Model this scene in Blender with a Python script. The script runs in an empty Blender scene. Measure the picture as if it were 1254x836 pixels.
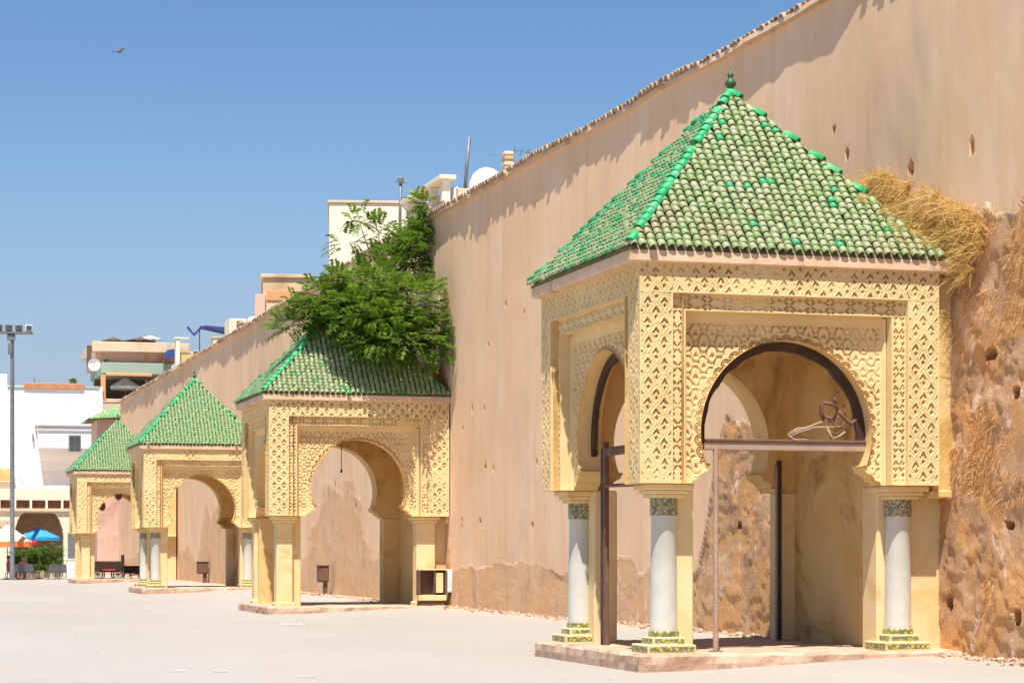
import bpy, math, random
import numpy as np
from mathutils import Vector, Matrix
R = math.radians
random.seed(7)
rng = np.random.default_rng(11)
scene = bpy.context.scene
col = scene.collection

# ---------------------------------------------------------------- camera
FPX, HOR, CX = 2750.0, 675.0, 627.0          # focal length / horizon row / centre column of the 1254x836 photograph
TH = math.atan(782.0 / FPX)                  # the wall runs along +Y, the camera looks this far to its right
CT, ST = math.cos(TH), math.sin(TH)
EYE = 1.6
cam_d = bpy.data.cameras.new('camera')
cam_d.sensor_width = 36.0
cam_d.lens = 36.0 * FPX / 1254.0
cam_d.shift_y = (HOR - 418.0) / 1254.0
cam_d.clip_start = 0.1
cam_d.clip_end = 8000.0
cam = bpy.data.objects.new('camera', cam_d)
cam.location = (0, 0, EYE)
cam.rotation_euler = (R(90), 0, -TH)
col.objects.link(cam)
scene.camera = cam

# ---------------------------------------------------------------- light
SUN_EL, SUN_AZ = 66.0, 22.5                  # azimuth measured from -Y towards -X
sv = Vector((-math.sin(R(SUN_AZ)) * math.cos(R(SUN_EL)), -math.cos(R(SUN_AZ)) * math.cos(R(SUN_EL)), math.sin(R(SUN_EL))))
world = bpy.data.worlds.new('World')
scene.world = world
world.use_nodes = True
wn = world.node_tree
wn.nodes.clear()
sky = wn.nodes.new('ShaderNodeTexSky')
sky.sky_type = 'NISHITA'
sky.sun_disc = False
sky.sun_elevation = R(SUN_EL)
sky.sun_rotation = math.atan2(sv.x, sv.y)
sky.altitude = 500.0
sky.air_density = 1.0
sky.dust_density = 0.0
sky.ozone_density = 2.5
bg = wn.nodes.new('ShaderNodeBackground')
bg.inputs['Strength'].default_value = 0.076
wo = wn.nodes.new('ShaderNodeOutputWorld')
hs = wn.nodes.new('ShaderNodeHueSaturation')
hs.inputs['Saturation'].default_value = 1.18
hs.inputs['Hue'].default_value = 0.502
wn.links.new(sky.outputs[0], hs.inputs['Color'])
# dusty mauve haze low over the horizon, the same all round
wt = wn.nodes.new('ShaderNodeTexCoord'); wsep = wn.nodes.new('ShaderNodeSeparateXYZ'); wr = wn.nodes.new('ShaderNodeValToRGB')
wn.links.new(wt.outputs['Generated'], wsep.inputs[0]); wn.links.new(wsep.outputs[2], wr.inputs[0])
wr.color_ramp.interpolation = 'EASE'
wr.color_ramp.elements[0].position = 0.0; wr.color_ramp.elements[0].color = (0.92, 0.92, 0.92, 1)
wr.color_ramp.elements[1].position = 0.21; wr.color_ramp.elements[1].color = (0, 0, 0, 1)
wm = wn.nodes.new('ShaderNodeMix'); wm.data_type = 'RGBA'
wm.inputs[7].default_value = (2.95, 3.45, 4.75, 1)
wn.links.new(wr.outputs[0], wm.inputs[0]); wn.links.new(hs.outputs[0], wm.inputs[6])
wn.links.new(wm.outputs[2], bg.inputs[0])
wn.links.new(bg.outputs[0], wo.inputs[0])
sun_d = bpy.data.lights.new('sun', 'SUN')
sun_d.energy = 5.0
sun_d.angle = R(0.53)
sun_d.color = (1.0, 0.955, 0.88)
sun = bpy.data.objects.new('sun', sun_d)
sun.rotation_euler = (-sv).to_track_quat('-Z', 'Y').to_euler()
sun.location = sv * 60
col.objects.link(sun)
vs = scene.view_settings
vs.view_transform = 'Standard'
vs.look = 'None'
vs.gamma = 1.0
vs.use_curve_mapping = False
vs.exposure = 0.68
scene.cycles.max_bounces = 8
scene.cycles.diffuse_bounces = 5
scene.cycles.use_adaptive_sampling = True

# ---------------------------------------------------------------- helpers
def ray(px):
    return (px - CX) / FPX
def on_y(px, py, Y):
    """photo pixel -> point of the vertical plane y = Y"""
    t = ray(px); z = Y / (CT - t * ST)
    return Vector((z * (t * CT + ST), Y, EYE + (HOR - py) / FPX * z))
def on_x(px, py, X):
    t = ray(px); z = X / (t * CT + ST)
    return Vector((X, z * (CT - t * ST), EYE + (HOR - py) / FPX * z))

def tag(o, label=None, cat=None, group=None, kind=None):
    if label: o['label'] = label
    if cat: o['category'] = cat
    if group: o['group'] = group
    if kind: o['kind'] = kind
    return o
def empty(name, loc, rz=0.0):
    o = bpy.data.objects.new(name, None)
    o.empty_display_size = 0.3
    o.location = loc; o.rotation_euler = (0, 0, rz)
    col.objects.link(o)
    return o
def thing(name, label, cat, loc=(0, 0, 0), rz=0.0, group=None):
    return tag(empty(name, loc, rz), label, cat, group)
def mesh(name, V, F, m, smooth=False, attr=None):
    me = bpy.data.meshes.new(name)
    V = np.asarray(V, dtype=np.float64)
    if isinstance(F, np.ndarray): F = F.tolist()
    me.from_pydata(V.tolist(), [], F)
    if m is not None: me.materials.append(m)
    if smooth: me.polygons.foreach_set('use_smooth', [True] * len(me.polygons))
    if attr is not None:
        for k, a in attr.items():
            at = me.attributes.new(k, 'FLOAT', 'POINT')
            at.data.foreach_set('value', np.asarray(a, dtype=np.float32))
    me.update()
    return me
def obj(name, me, parent=None, loc=None, rz=None):
    o = bpy.data.objects.new(name, me)
    col.objects.link(o)
    if parent is not None: o.parent = parent
    if loc is not None: o.location = loc
    if rz is not None: o.rotation_euler = (0, 0, rz)
    return o

class MB:
    """collects simple shapes for one mesh"""
    def __init__(s): s.V = []; s.F = []; s.A = []
    def add(s, V, F, a=0.0):
        b = len(s.V); s.V += [tuple(v) for v in V]; s.F += [tuple(i + b for i in f) for f in F]; s.A += [a] * len(V); return s
    def box(s, x0, x1, y0, y1, z0, z1, a=0.0):
        return s.add([(x0, y0, z0), (x1, y0, z0), (x1, y1, z0), (x0, y1, z0), (x0, y0, z1), (x1, y0, z1), (x1, y1, z1), (x0, y1, z1)],
                     [(0, 3, 2, 1), (4, 5, 6, 7), (0, 1, 5, 4), (1, 2, 6, 5), (2, 3, 7, 6), (3, 0, 4, 7)], a)
    def rbox(s, x0, x1, y0, y1, z0, z1, b=0.015, a=0.0):
        """box with chamfered edges"""
        V = []
        for (zz, bb) in ((z0, b), (z0 + b, 0), (z1 - b, 0), (z1, b)):
            X0, X1, Y0, Y1 = x0 + bb, x1 - bb, y0 + bb, y1 - bb
            c = b * (1 if bb == 0 else 0.5)
            V += [(X0 + c, Y0, zz), (X1 - c, Y0, zz), (X1, Y0 + c, zz), (X1, Y1 - c, zz), (X1 - c, Y1, zz), (X0 + c, Y1, zz), (X0, Y1 - c, zz), (X0, Y0 + c, zz)]
        F = []
        for k in range(3):
            for i in range(8):
                j = (i + 1) % 8
                F.append((k * 8 + i, k * 8 + j, k * 8 + 8 + j, k * 8 + 8 + i))
        F.append(tuple(range(7, -1, -1))); F.append(tuple(range(24, 32)))
        return s.add(V, F, a)
    def lathe(s, prof, n=24, c=(0, 0, 0), a=0.0, sq=None):
        V = []; F = []
        for (r, z) in prof:
            for i in range(n):
                t = 2 * math.pi * i / n
                V.append((c[0] + r * math.cos(t), c[1] + r * math.sin(t), c[2] + z))
        for k in range(len(prof) - 1):
            for i in range(n):
                j = (i + 1) % n
                F.append((k * n + i, k * n + j, (k + 1) * n + j, (k + 1) * n + i))
        F.append(tuple(range(n - 1, -1, -1))); m = (len(prof) - 1) * n; F.append(tuple(range(m, m + n)))
        return s.add(V, F, a)
    def tube(s, pts, r, n=6, a=0.0):
        pts = [Vector(p) for p in pts]; rr = r if isinstance(r, (list, tuple)) else [r] * len(pts)
        V = []; F = []
        for k, p in enumerate(pts):
            d = (pts[min(k + 1, len(pts) - 1)] - pts[max(k - 1, 0)]).normalized()
            up = Vector((0, 0, 1)) if abs(d.z) < 0.9 else Vector((1, 0, 0))
            x = d.cross(up).normalized(); y = x.cross(d)
            for i in range(n):
                t = 2 * math.pi * i / n
                V.append(p + x * rr[k] * math.cos(t) + y * rr[k] * math.sin(t))
        for k in range(len(pts) - 1):
            for i in range(n):
                j = (i + 1) % n
                F.append((k * n + i, k * n + j, (k + 1) * n + j, (k + 1) * n + i))
        F.append(tuple(range(n - 1, -1, -1))); m = (len(pts) - 1) * n; F.append(tuple(range(m, m + n)))
        return s.add(V, F, a)
    def build(s, name, m, parent=None, loc=None, rz=None, smooth=False, attr=None):
        me = mesh(name, s.V, s.F, m, smooth, {attr: s.A} if attr else None)
        if smooth == 'auto':
            me.set_sharp_from_angle(angle=R(35))
        return obj(name, me, parent, loc, rz)

# vectorised value noise
_tab = rng.random(4096)
def _h(i, j, k=0):
    i = i.astype(np.int64); j = j.astype(np.int64)
    return _tab[(i * 73856093 ^ j * 19349663 ^ (k * 83492791)) & 4095]
def vnoise(x, y, seed=0):
    xi = np.floor(x); yi = np.floor(y); fx = x - xi; fy = y - yi
    fx = fx * fx * (3 - 2 * fx); fy = fy * fy * (3 - 2 * fy)
    a = _h(xi, yi, seed); b = _h(xi + 1, yi, seed); c = _h(xi, yi + 1, seed); d = _h(xi + 1, yi + 1, seed)
    return (a * (1 - fx) + b * fx) * (1 - fy) + (c * (1 - fx) + d * fx) * fy
def fbm(x, y, oct=4, seed=0, g=0.5):
    s = 0; w = 1.0; n = 0
    for o in range(oct):
        s = s + w * vnoise(x * 2 ** o, y * 2 ** o, seed + o * 17); n += w; w *= g
    return s / n
def sstep(a, b, x):
    t = np.clip((x - a) / (b - a), 0, 1)
    return t * t * (3 - 2 * t)

# ---------------------------------------------------------------- materials
class NT:
    def __init__(s, name):
        s.m = bpy.data.materials.new(name); s.m.use_nodes = True
        s.t = s.m.node_tree; s.n = s.t.nodes; s.b = s.n['Principled BSDF']
        s.b.inputs['Specular IOR Level'].default_value = 0.25
    def l(s, a, b): s.t.links.new(a, b)
    def node(s, typ, **kw):
        n = s.n.new(typ)
        for k, v in kw.items(): setattr(n, k, v)
        return n
    def coord(s, scale=(1, 1, 1), src='Object'):
        if src == 'World':
            o = s.node('ShaderNodeNewGeometry').outputs['Position']
        else:
            o = s.node('ShaderNodeTexCoord').outputs[src]
        mp = s.node('ShaderNodeMapping'); mp.inputs['Scale'].default_value = scale
        s.l(o, mp.inputs[0]); return mp.outputs[0]
    def noise(s, scale, detail=4, rough=0.55, co=None, dist=0.0):
        n = s.node('ShaderNodeTexNoise'); n.inputs['Scale'].default_value = scale
        n.inputs['Detail'].default_value = detail; n.inputs['Roughness'].default_value = rough; n.inputs['Distortion'].default_value = dist
        if co is not None: s.l(co, n.inputs['Vector'])
        return n.outputs['Fac']
    def ramp(s, f, stops, interp='LINEAR'):
        r = s.node('ShaderNodeValToRGB'); e = r.color_ramp.elements; r.color_ramp.interpolation = interp
        while len(e) < len(stops): e.new(0.5)
        for i, (p, c) in enumerate(stops):
            e[i].position = p; e[i].color = (c[0], c[1], c[2], 1) if isinstance(c, tuple) else (c, c, c, 1)
        s.l(f, r.inputs[0]); return r.outputs[0]
    def mix(s, f, a, b, mode='MIX'):
        n = s.node('ShaderNodeMix', data_type='RGBA', blend_type=mode)
        for sock, v in ((n.inputs[0], f), (n.inputs[6], a), (n.inputs[7], b)):
            if isinstance(v, bpy.types.NodeSocket): s.l(v, sock)
            elif isinstance(v, tuple): sock.default_value = (v[0], v[1], v[2], 1)
            else: sock.default_value = v
        return n.outputs[2]
    def math(s, op, a, b=0.0):
        n = s.node('ShaderNodeMath', operation=op)
        for sock, v in ((n.inputs[0], a), (n.inputs[1], b)):
            if isinstance(v, bpy.types.NodeSocket): s.l(v, sock)
            else: sock.default_value = v
        return n.outputs[0]
    def attr(s, name):
        n = s.node('ShaderNodeAttribute'); n.attribute_name = name; return n.outputs['Fac']
    def bump(s, h, strength=0.3, dist=0.02):
        n = s.node('ShaderNodeBump'); n.inputs['Strength'].default_value = strength; n.inputs['Distance'].default_value = dist
        s.l(h, n.inputs['Height']); s.l(n.outputs[0], s.b.inputs['Normal'])
    def out(s, c, rough=0.8, metal=0.0, spec=0.25):
        i = s.b.inputs['Base Color']
        if isinstance(c, bpy.types.NodeSocket): s.l(c, i)
        else: i.default_value = (c[0], c[1], c[2], 1)
        r = s.b.inputs['Roughness']
        if isinstance(rough, bpy.types.NodeSocket): s.l(rough, r)
        else: r.default_value = rough
        s.b.inputs['Metallic'].default_value = metal
        s.b.inputs['Specular IOR Level'].default_value = spec
        return s.m

def worn(name, c1, c2, scale=3.0, c3=None, c3pos=0.68, rough=0.85, bump=0.25, bscale=30.0, spec=0.2, metal=0.0, src='World'):
    """weathered surface: two tones mottled, an optional stain tone, fine bump"""
    n = NT(name); co = n.coord(src=src)
    f = n.noise(scale, 6, 0.6, co)
    c = n.ramp(f, [(0.32, c1), (0.68, c2)])
    if c3 is not None:
        g = n.noise(scale * 0.55, 7, 0.65, co, 0.6)
        k = n.ramp(g, [(c3pos - 0.08, 0.0), (c3pos + 0.06, 1.0)])
        c = n.mix(k, c, c3)
    n.bump(n.noise(bscale, 5, 0.6, co), bump, 0.015)
    return n.out(c, rough, metal, spec)

M = {}
# rampart render: pink plaster over orange earth, mixed by how far the coat has come off
n = NT('rampart_plaster'); co = n.coord(src='World')
cs = n.coord((1.0, 1.0, 0.11), 'World')
base = n.ramp(n.noise(0.45, 5, 0.55, co), [(0.30, (0.76, 0.485, 0.285)), (0.70, (0.83, 0.565, 0.36))])
pale = n.ramp(n.noise(0.8, 5, 0.6, n.coord((1, 1, 0.4), 'World')), [(0.48, 0.0), (0.70, 0.8)])
base = n.mix(pale, base, (0.84, 0.615, 0.435))
grey = n.ramp(n.noise(0.55, 6, 0.65, n.coord((1, 1, 0.7), 'World'), 0.4), [(0.55, 0.0), (0.72, 0.75)])
base = n.mix(grey, base, (0.64, 0.445, 0.315))
streak = n.ramp(n.noise(1.9, 5, 0.65, cs), [(0.50, 0.0), (0.76, 0.48)])
base = n.mix(streak, base, (0.64, 0.385, 0.20))
streak2 = n.ramp(n.noise(3.3, 4, 0.6, cs), [(0.58, 0.0), (0.78, 0.35)])
base = n.mix(streak2, base, (0.82, 0.62, 0.45))
thin = n.ramp(n.noise(9.0, 4, 0.6, n.coord((1.0, 1.0, 0.035), 'World')), [(0.70, 0.0), (0.78, 0.35)])
base = n.mix(thin, base, (0.50, 0.32, 0.19))
# bare earth: sharp-edged flakes of older coats
earth = n.ramp(n.noise(1.3, 8, 0.7, co, 0.3), [(0.34, (0.36, 0.205, 0.11)), (0.46, (0.53, 0.315, 0.17)), (0.56, (0.62, 0.38, 0.21)), (0.66, (0.68, 0.46, 0.30))])
rust = n.ramp(n.noise(0.9, 9, 0.72, co, 0.6), [(0.50, 0.0), (0.53, 0.8)])
earth = n.mix(rust, earth, (0.66, 0.345, 0.135))
pinkf = n.ramp(n.noise(1.7, 9, 0.7, n.coord((1, 1, 0.7), 'World'), 0.7), [(0.605, 0.0), (0.62, 0.8)])
earth = n.mix(pinkf, earth, (0.76, 0.55, 0.42))
greyf = n.ramp(n.noise(1.1, 9, 0.7, n.coord((1.3, 1.3, 1.0), 'World'), 0.9), [(0.665, 0.0), (0.68, 0.8)])
earth = n.mix(greyf, earth, (0.72, 0.64, 0.56))
fine_ = n.ramp(n.noise(9, 8, 0.75, co, 0.8), [(0.36, 0.6), (0.43, 0.0)])
earth = n.mix(fine_, earth, (0.34, 0.19, 0.10))
ero = n.attr('ero')
c = n.mix(ero, base, earth)
hb = n.math('ADD', n.math('MULTIPLY', n.noise(14, 9, 0.72, co, 0.5), n.math('ADD', ero, 0.12)), n.math('MULTIPLY', n.noise(1.7, 9, 0.7, n.coord((1, 1, 0.7), 'World'), 0.7), n.math('MULTIPLY', ero, 2.2)))
n.bump(hb, 0.55, 0.05)
M['wall'] = n.out(c, 0.92, 0, 0.12)

def stucco(name, light, ochre):
    n = NT(name); co = n.coord(src='World')
    c = n.ramp(n.noise(1.3, 6, 0.6, co), [(0.32, light), (0.7, tuple(x * 0.86 for x in light))])
    k = n.ramp(n.noise(0.9, 6, 0.65, co, 0.4), [(0.52, 0.0), (0.72, 0.55)])
    c = n.mix(k, c, ochre)
    g = n.ramp(n.noise(2.2, 7, 0.7, n.coord((1, 1, 0.3), 'World')), [(0.60, 0.0), (0.78, 0.45)])
    c = n.mix(g, c, (0.40, 0.285, 0.16))
    n.bump(n.noise(45, 5, 0.6, co), 0.3, 0.012)
    return n.out(c, 0.85, 0, 0.2)
M['stucco'] = stucco('carved_stucco', (0.80, 0.595, 0.305), (0.71, 0.47, 0.19))
M['plain'] = worn('ochre_plaster', (0.68, 0.45, 0.175), (0.75, 0.53, 0.24), 1.6, (0.56, 0.34, 0.10), 0.60, bump=0.25)
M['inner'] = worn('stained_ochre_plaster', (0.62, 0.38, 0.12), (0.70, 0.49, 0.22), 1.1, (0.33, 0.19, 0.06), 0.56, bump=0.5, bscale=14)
M['pier'] = worn('pier_plaster', (0.72, 0.53, 0.265), (0.77, 0.60, 0.335), 2.2, (0.66, 0.46, 0.19), 0.60, bump=0.3)
M['cornice'] = worn('cornice_plaster', (0.64, 0.44, 0.28), (0.74, 0.54, 0.37), 2.5, (0.46, 0.30, 0.18), 0.62, bump=0.4)
M['marble'] = worn('grey_marble', (0.49, 0.475, 0.415), (0.59, 0.57, 0.495), 2.5, (0.46, 0.42, 0.36), 0.72, rough=0.45, bump=0.08, spec=0.4)
M['stone'] = worn('pink_stone', (0.44, 0.28, 0.19), (0.58, 0.41, 0.30), 3.0, (0.34, 0.20, 0.12), 0.62, bump=0.6, bscale=18)
M['slab'] = worn('dusty_slab', (0.55, 0.45, 0.34), (0.66, 0.57, 0.45), 1.5, (0.45, 0.33, 0.22), 0.62, bump=0.4)
M['rust'] = worn('rusted_iron', (0.13, 0.065, 0.045), (0.20, 0.105, 0.07), 6, (0.30, 0.15, 0.07), 0.66, rough=0.75, bump=0.4)
M['paleiron'] = worn('weathered_iron', (0.34, 0.235, 0.175), (0.42, 0.30, 0.22), 5, (0.50, 0.28, 0.09), 0.66, rough=0.7, bump=0.4)
M['darkwood'] = worn('dark_wood', (0.045, 0.026, 0.018), (0.085, 0.048, 0.032), 5, rough=0.6, bump=0.3)

# glazed barrel tiles
def tile_mat(name, src, bright=0.09, dirt=0.55, coping=False, green=False):
    n = NT(name); co = n.coord(src='World')
    if src == 'object':
        r = n.node('ShaderNodeObjectInfo').outputs['Random']
    else:
        r = n.attr('rnd')
    if coping:
        c = n.ramp(r, [(0.0, (0.42, 0.27, 0.17)), (0.5, (0.55, 0.40, 0.27)), (1.0, (0.30, 0.19, 0.12))])
    else:
        c = n.ramp(r, [(0.0, (0.20, 0.31, 0.11)), (0.30, (0.265, 0.36, 0.155)), (0.55, (0.305, 0.385, 0.185)), (0.80, (0.34, 0.39, 0.205)),
                       (1.0 - bright - 0.012, (0.36, 0.39, 0.22)), (1.0 - bright, (0.02, 0.36, 0.13))])
        k = n.ramp(n.noise(1.1, 6, 0.65, co, 0.3), [(dirt, 0.0), (dirt + 0.16, 0.75)])
        c = n.mix(k, c, (0.36, 0.27, 0.16))
        k2 = n.ramp(n.noise(16, 4, 0.6, co), [(0.50, 0.0), (0.72, 0.5)])
        c = n.mix(k2, c, (0.40, 0.38, 0.25))
    if green: c = n.mix(0.5, c, (0.24, 0.44, 0.19))
    n.bump(n.noise(40, 4, 0.6, co), 0.2, 0.01)
    return n.out(c, 0.5 if not coping else 0.85, 0, 0.35)
M['tile_o'] = tile_mat('glazed_tile', 'object', 0.015, 0.52)
M['tile_f'] = tile_mat('glazed_tile_field', 'attr', 0.03, 0.58)
M['tile_g'] = tile_mat('glazed_tile_green', 'attr', 0.22, 0.66)
M['tile_far'] = tile_mat('glazed_tile_far', 'attr', 0.08, 0.72, green=True)
M['coping'] = tile_mat('coping_tile', 'attr', coping=True)
n = NT('bright_ridge_glaze'); co = n.coord(src='World')
c = n.ramp(n.noise(5, 5, 0.6, co), [(0.40, (0.012, 0.34, 0.11)), (0.60, (0.05, 0.46, 0.18)), (0.70, (0.30, 0.40, 0.22)), (0.80, (0.48, 0.27, 0.15))])
M['ridge'] = n.out(c, 0.5, 0, 0.35)
M['deck'] = worn('roof_bedding', (0.13, 0.12, 0.06), (0.22, 0.19, 0.10), 4)
M['bronze'] = worn('green_bronze', (0.05, 0.10, 0.05), (0.10, 0.16, 0.08), 9, rough=0.5, metal=0.3)

# zellige bands (small dark and yellow pieces)
def zellige(name, ca, cb, sc):
    n = NT(name); co = n.coord(src='World')
    ch = n.node('ShaderNodeTexChecker'); ch.inputs['Scale'].default_value = sc
    ch.inputs['Color1'].default_value = (*ca, 1); ch.inputs['Color2'].default_value = (*cb, 1)
    n.l(co, ch.inputs['Vector'])
    v = n.node('ShaderNodeTexVoronoi'); v.inputs['Scale'].default_value = sc * 0.7; n.l(co, v.inputs['Vector'])
    k = n.ramp(v.outputs['Distance'], [(0.50, 0.0), (0.58, 1.0)])
    return n.out(n.mix(k, ch.outputs[0], (0.17, 0.17, 0.09)), 0.45, 0, 0.4)
M['zel_dark'] = zellige('glazed_mosaic_dark', (0.26, 0.22, 0.12), (0.52, 0.45, 0.27), 30)
M['zel_yel'] = zellige('glazed_mosaic_yellow', (0.58, 0.48, 0.10), (0.20, 0.20, 0.08), 26)
M['basestone'] = worn('base_step_stone', (0.60, 0.49, 0.26), (0.70, 0.58, 0.35), 5, (0.48, 0.42, 0.12), 0.6, bump=0.4)
M['white'] = worn('limewash', (0.78, 0.78, 0.79), (0.84, 0.84, 0.84), 0.6, (0.70, 0.68, 0.66), 0.66, bump=0.15)
M['cream'] = worn('cream_paint', (0.74, 0.66, 0.50), (0.80, 0.73, 0.58), 0.6, (0.66, 0.56, 0.40), 0.66, bump=0.15)
M['dark'] = worn('dark_opening', (0.03, 0.028, 0.028), (0.06, 0.055, 0.05), 2)

# ================================================================ the ground
WX = 14.42                                     # face of the rampart wall
def ground_h(x):
    return 0.17 * sstep(9.6, WX, x) if isinstance(x, np.ndarray) else 0.17 * float(sstep(9.6, WX, np.float64(x)))
gx = np.array([-4000, -400, -60, -20, 0, 4, 8, 9.0, 9.6] + list(np.linspace(10, 14.6, 12)) + [16, 30, 60, 400, 4000], float)
gy = np.array([-400, -60, 0, 10, 20, 30, 40, 50, 60, 80, 100, 120, 140, 170, 240, 600, 6000], float)
GX, GY = np.meshgrid(gx, gy, indexing='ij')
GZ = ground_h(GX)
V = np.stack([GX, GY, GZ], -1).reshape(-1, 3)
nx, ny = len(gx), len(gy)
F = [(i * ny + j, (i + 1) * ny + j, (i + 1) * ny + j + 1, i * ny + j + 1) for i in range(nx - 1) for j in range(ny - 1)]
n = NT('pale_paving'); co = n.coord(src='World')
c = n.ramp(n.noise(0.10, 6, 0.6, n.coord((1.0, 0.35, 1), 'World')), [(0.34, (0.335, 0.305, 0.27)), (0.52, (0.365, 0.332, 0.298)), (0.68, (0.385, 0.362, 0.333))])
p = n.ramp(n.noise(0.22, 5, 0.6, n.coord((1.0, 0.4, 1), 'World')), [(0.52, 0.0), (0.72, 0.55)])
c = n.mix(p, c, (0.385, 0.32, 0.275))
d = n.ramp(n.noise(1.7, 7, 0.7, n.coord((1.0, 0.5, 1), 'World')), [(0.52, 0.0), (0.76, 0.50)])
c = n.mix(d, c, (0.34, 0.29, 0.24))
sp = n.node('ShaderNodeSeparateXYZ'); n.l(co, sp.inputs[0])
dirt = n.math('ADD', sp.outputs[0], n.math('MULTIPLY', n.noise(0.9, 6, 0.65, co), 2.2))
dk = n.ramp(n.math('MULTIPLY', dirt, 0.05), [(0.715, 0.0), (0.79, 0.8)])
c = n.mix(dk, c, (0.46, 0.36, 0.24))           # earth washed off the foot of the wall
n.bump(n.noise(25, 6, 0.65, co), 0.25, 0.01)
M['ground'] = n.out(c, 0.85, 0, 0.2)
tag(obj('ground', mesh('ground', V, F, M['ground'], True)), kind='structure', label='pale paved plaza in front of the wall')

# ================================================================ the rampart wall
PAV_Y = [28.28, 56.61, 84.94, 113.27]
STEP_Y = 61.2                                  # the nearer stretch of wall ends here, a little proud of the next
def wall_top(y):
    return 10.0 + 0.0095 * np.clip(y, 0, 62) + 0.10 * (vnoise(y * 0.35, y * 0 + 3.3, 5) - 0.5)
def wall_top2(y):
    return 10.80 + 0.0009 * (y - 62) + 0.10 * (vnoise(y * 0.35, y * 0 + 3.3, 6) - 0.5)
def erosion_line(y):
    b = 1.35 + 1.1 * (fbm(y * 0.33, y * 0 + 0.5, 3, 3) - 0.5) - 0.16 * np.abs(np.sin(y * 0.62 + 3.0 * vnoise(y * 0.3, y * 0, 4)))
    for py in PAV_Y:
        d = y - py
        b = np.maximum(b, 1.2 + (2.5 + 0.5 * (vnoise(y * 1.6, y * 0 + 9, 8) - 0.5)) * sstep(-0.2, 0.8, d) * (1 - sstep(8.6, 10.4, d)))
    for (ya, yb) in ((67.0, 79.0), (95.0, 107.0)):
        b = np.maximum(b, 1.2 + 2.6 * sstep(ya, ya + 4, y) * (1 - sstep(yb - 4, yb, y)))
    b = np.maximum(b, 1.2 + 4.9 * (1 - sstep(29.0, 32.5, y)))
    j = np.where(y > 40, 0.5 * (fbm(y * 0.55, y * 0 + 1.2, 3, 21) - 0.5), 0.35 * (fbm(y * 2.6, y * 0 + 1.2, 4, 21) - 0.5))
    return b + j
holes = []
for (px, py, w, h) in [(1022, 152, .09, .22), (1038, 187, .09, .24), (1115, 204, .12, .26), (1190, 176, .13, .26), (1055, 49, .05, .07), (1214, 432, .34, .17), (1243, 478, .16, .18),
                       (620, 369, .10, .16), (642, 380, .09, .16), (538, 362, .16, .34), (552, 413, .10, .20), (578, 499, .14, .28), (593, 498, .08, .2), (595, 568, .12, .24), (604, 572, .08, .18),
                       (657, 563, .10, .18), (565, 637, .12, .24), (588, 635, .09, .2), (566, 523, .1, .14), (598, 420, .07, .12), (690, 472, .07, .12), (1012, 120, .05, .05),
                       (1233, 640, .22, .14), (1160, 735, .16, .2), (1246, 752, .2, .2), (652, 640, .1, .12), (905, 640, .16, .12)]:
    q = on_x(px, py, WX)
    holes.append((q.y, q.z, w, h))
for k in range(12):
    holes.append((66 + 60 * random.random(), 2.5 + 6.0 * random.random(), .12, .22))
def build_wall(name, ys, zs, X, topf, seed):
    Yg, Zr = np.meshgrid(ys, zs, indexing='ij')
    top = topf(Yg)
    Z = Zr / zs[-1] * top
    el = erosion_line(Yg)
    soft = np.where(Yg > 62, 0.30, 0.035)
    ero = sstep(-1, 1, (el - Z + 0.9 * (fbm(np.where(Yg > 40, 0.45, 1.3) * Yg, Z * 1.3, 5, seed + 40) - 0.5) * np.where(Yg > 62, 2.2, np.where(Yg > 40, 0.9, np.where(Z > 2.6, 0.7, 0.30)))) / soft)
    rough = fbm(Yg * 1.1, Z * 1.3, 6, seed, 0.62) - 0.5
    smooth_ = 0.04 * (fbm(Yg * 0.25, Z * 0.3, 3, seed + 9) - 0.5) + 0.012 * (fbm(Yg * 3, Z * 1.2, 4, seed + 13) - 0.5)
    amp = np.where(Yg < 31, 0.75, np.where(Yg < 40, 0.6, 0.3))
    ter = fbm(Yg * np.where(Yg > 31, 0.45, 0.9), Z * 1.1, 6, seed + 55, 0.6) * 7
    ter = np.floor(ter) + sstep(0.82, 1.0, ter - np.floor(ter))
    rid = 1 - np.abs(2 * fbm(Yg * 2.2, Z * 2.6, 5, seed + 31, 0.6) - 1) * 2.2
    ero = ero * np.where(Yg < 40, 1.0, 0.6)
    D = smooth_ - ero * amp * 0.035 + ero * amp * (0.028 * (ter - 3.5) + 0.03 * rough + 0.008 * rid)
    HM = np.zeros(Yg.shape, bool)
    for (hy, hz, w, h) in holes:
        w = w * 0.7; h = h * 0.85
        m = (np.abs(Yg - hy) < w * 1.6) & (np.abs(Z - hz) < h)
        if m.any():
            q = (np.abs(Yg[m] - hy) / (w * 0.62)) ** 4 + (np.abs(Z[m] - hz) / (h * 0.5)) ** 4
            D[m] = D[m] - 0.34 * (1 - sstep(0.8, 1.1, q)); HM[m] |= q < 1.1
    # the coat bulges to a lip where it breaks off
    P = np.stack([X - D, Yg + np.where(HM, 0.13, 0.0), Z - 0.02 - np.where(HM, 0.10, 0.0)], -1)
    a, b = len(ys), len(zs)
    I = np.arange(a * b).reshape(a, b)
    F = np.stack([I[:-1, :-1], I[:-1, 1:], I[1:, 1:], I[1:, :-1]], -1).reshape(-1, 4)
    me = mesh(name, P.reshape(-1, 3), F, M['wall'], True, {'ero': ero.reshape(-1)})
    hm = HM.astype(int); hq = hm[:-1, :-1] + hm[:-1, 1:] + hm[1:, 1:] + hm[1:, :-1]
    hz = np.zeros_like(hq); hz[:] = hq
    for ax in (0, 1):
        for d in (-1, 1): hz = np.maximum(hz, np.roll(hq, d, ax))
    me.polygons.foreach_set('use_smooth', (hz.reshape(-1) == 0))
    return me

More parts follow.
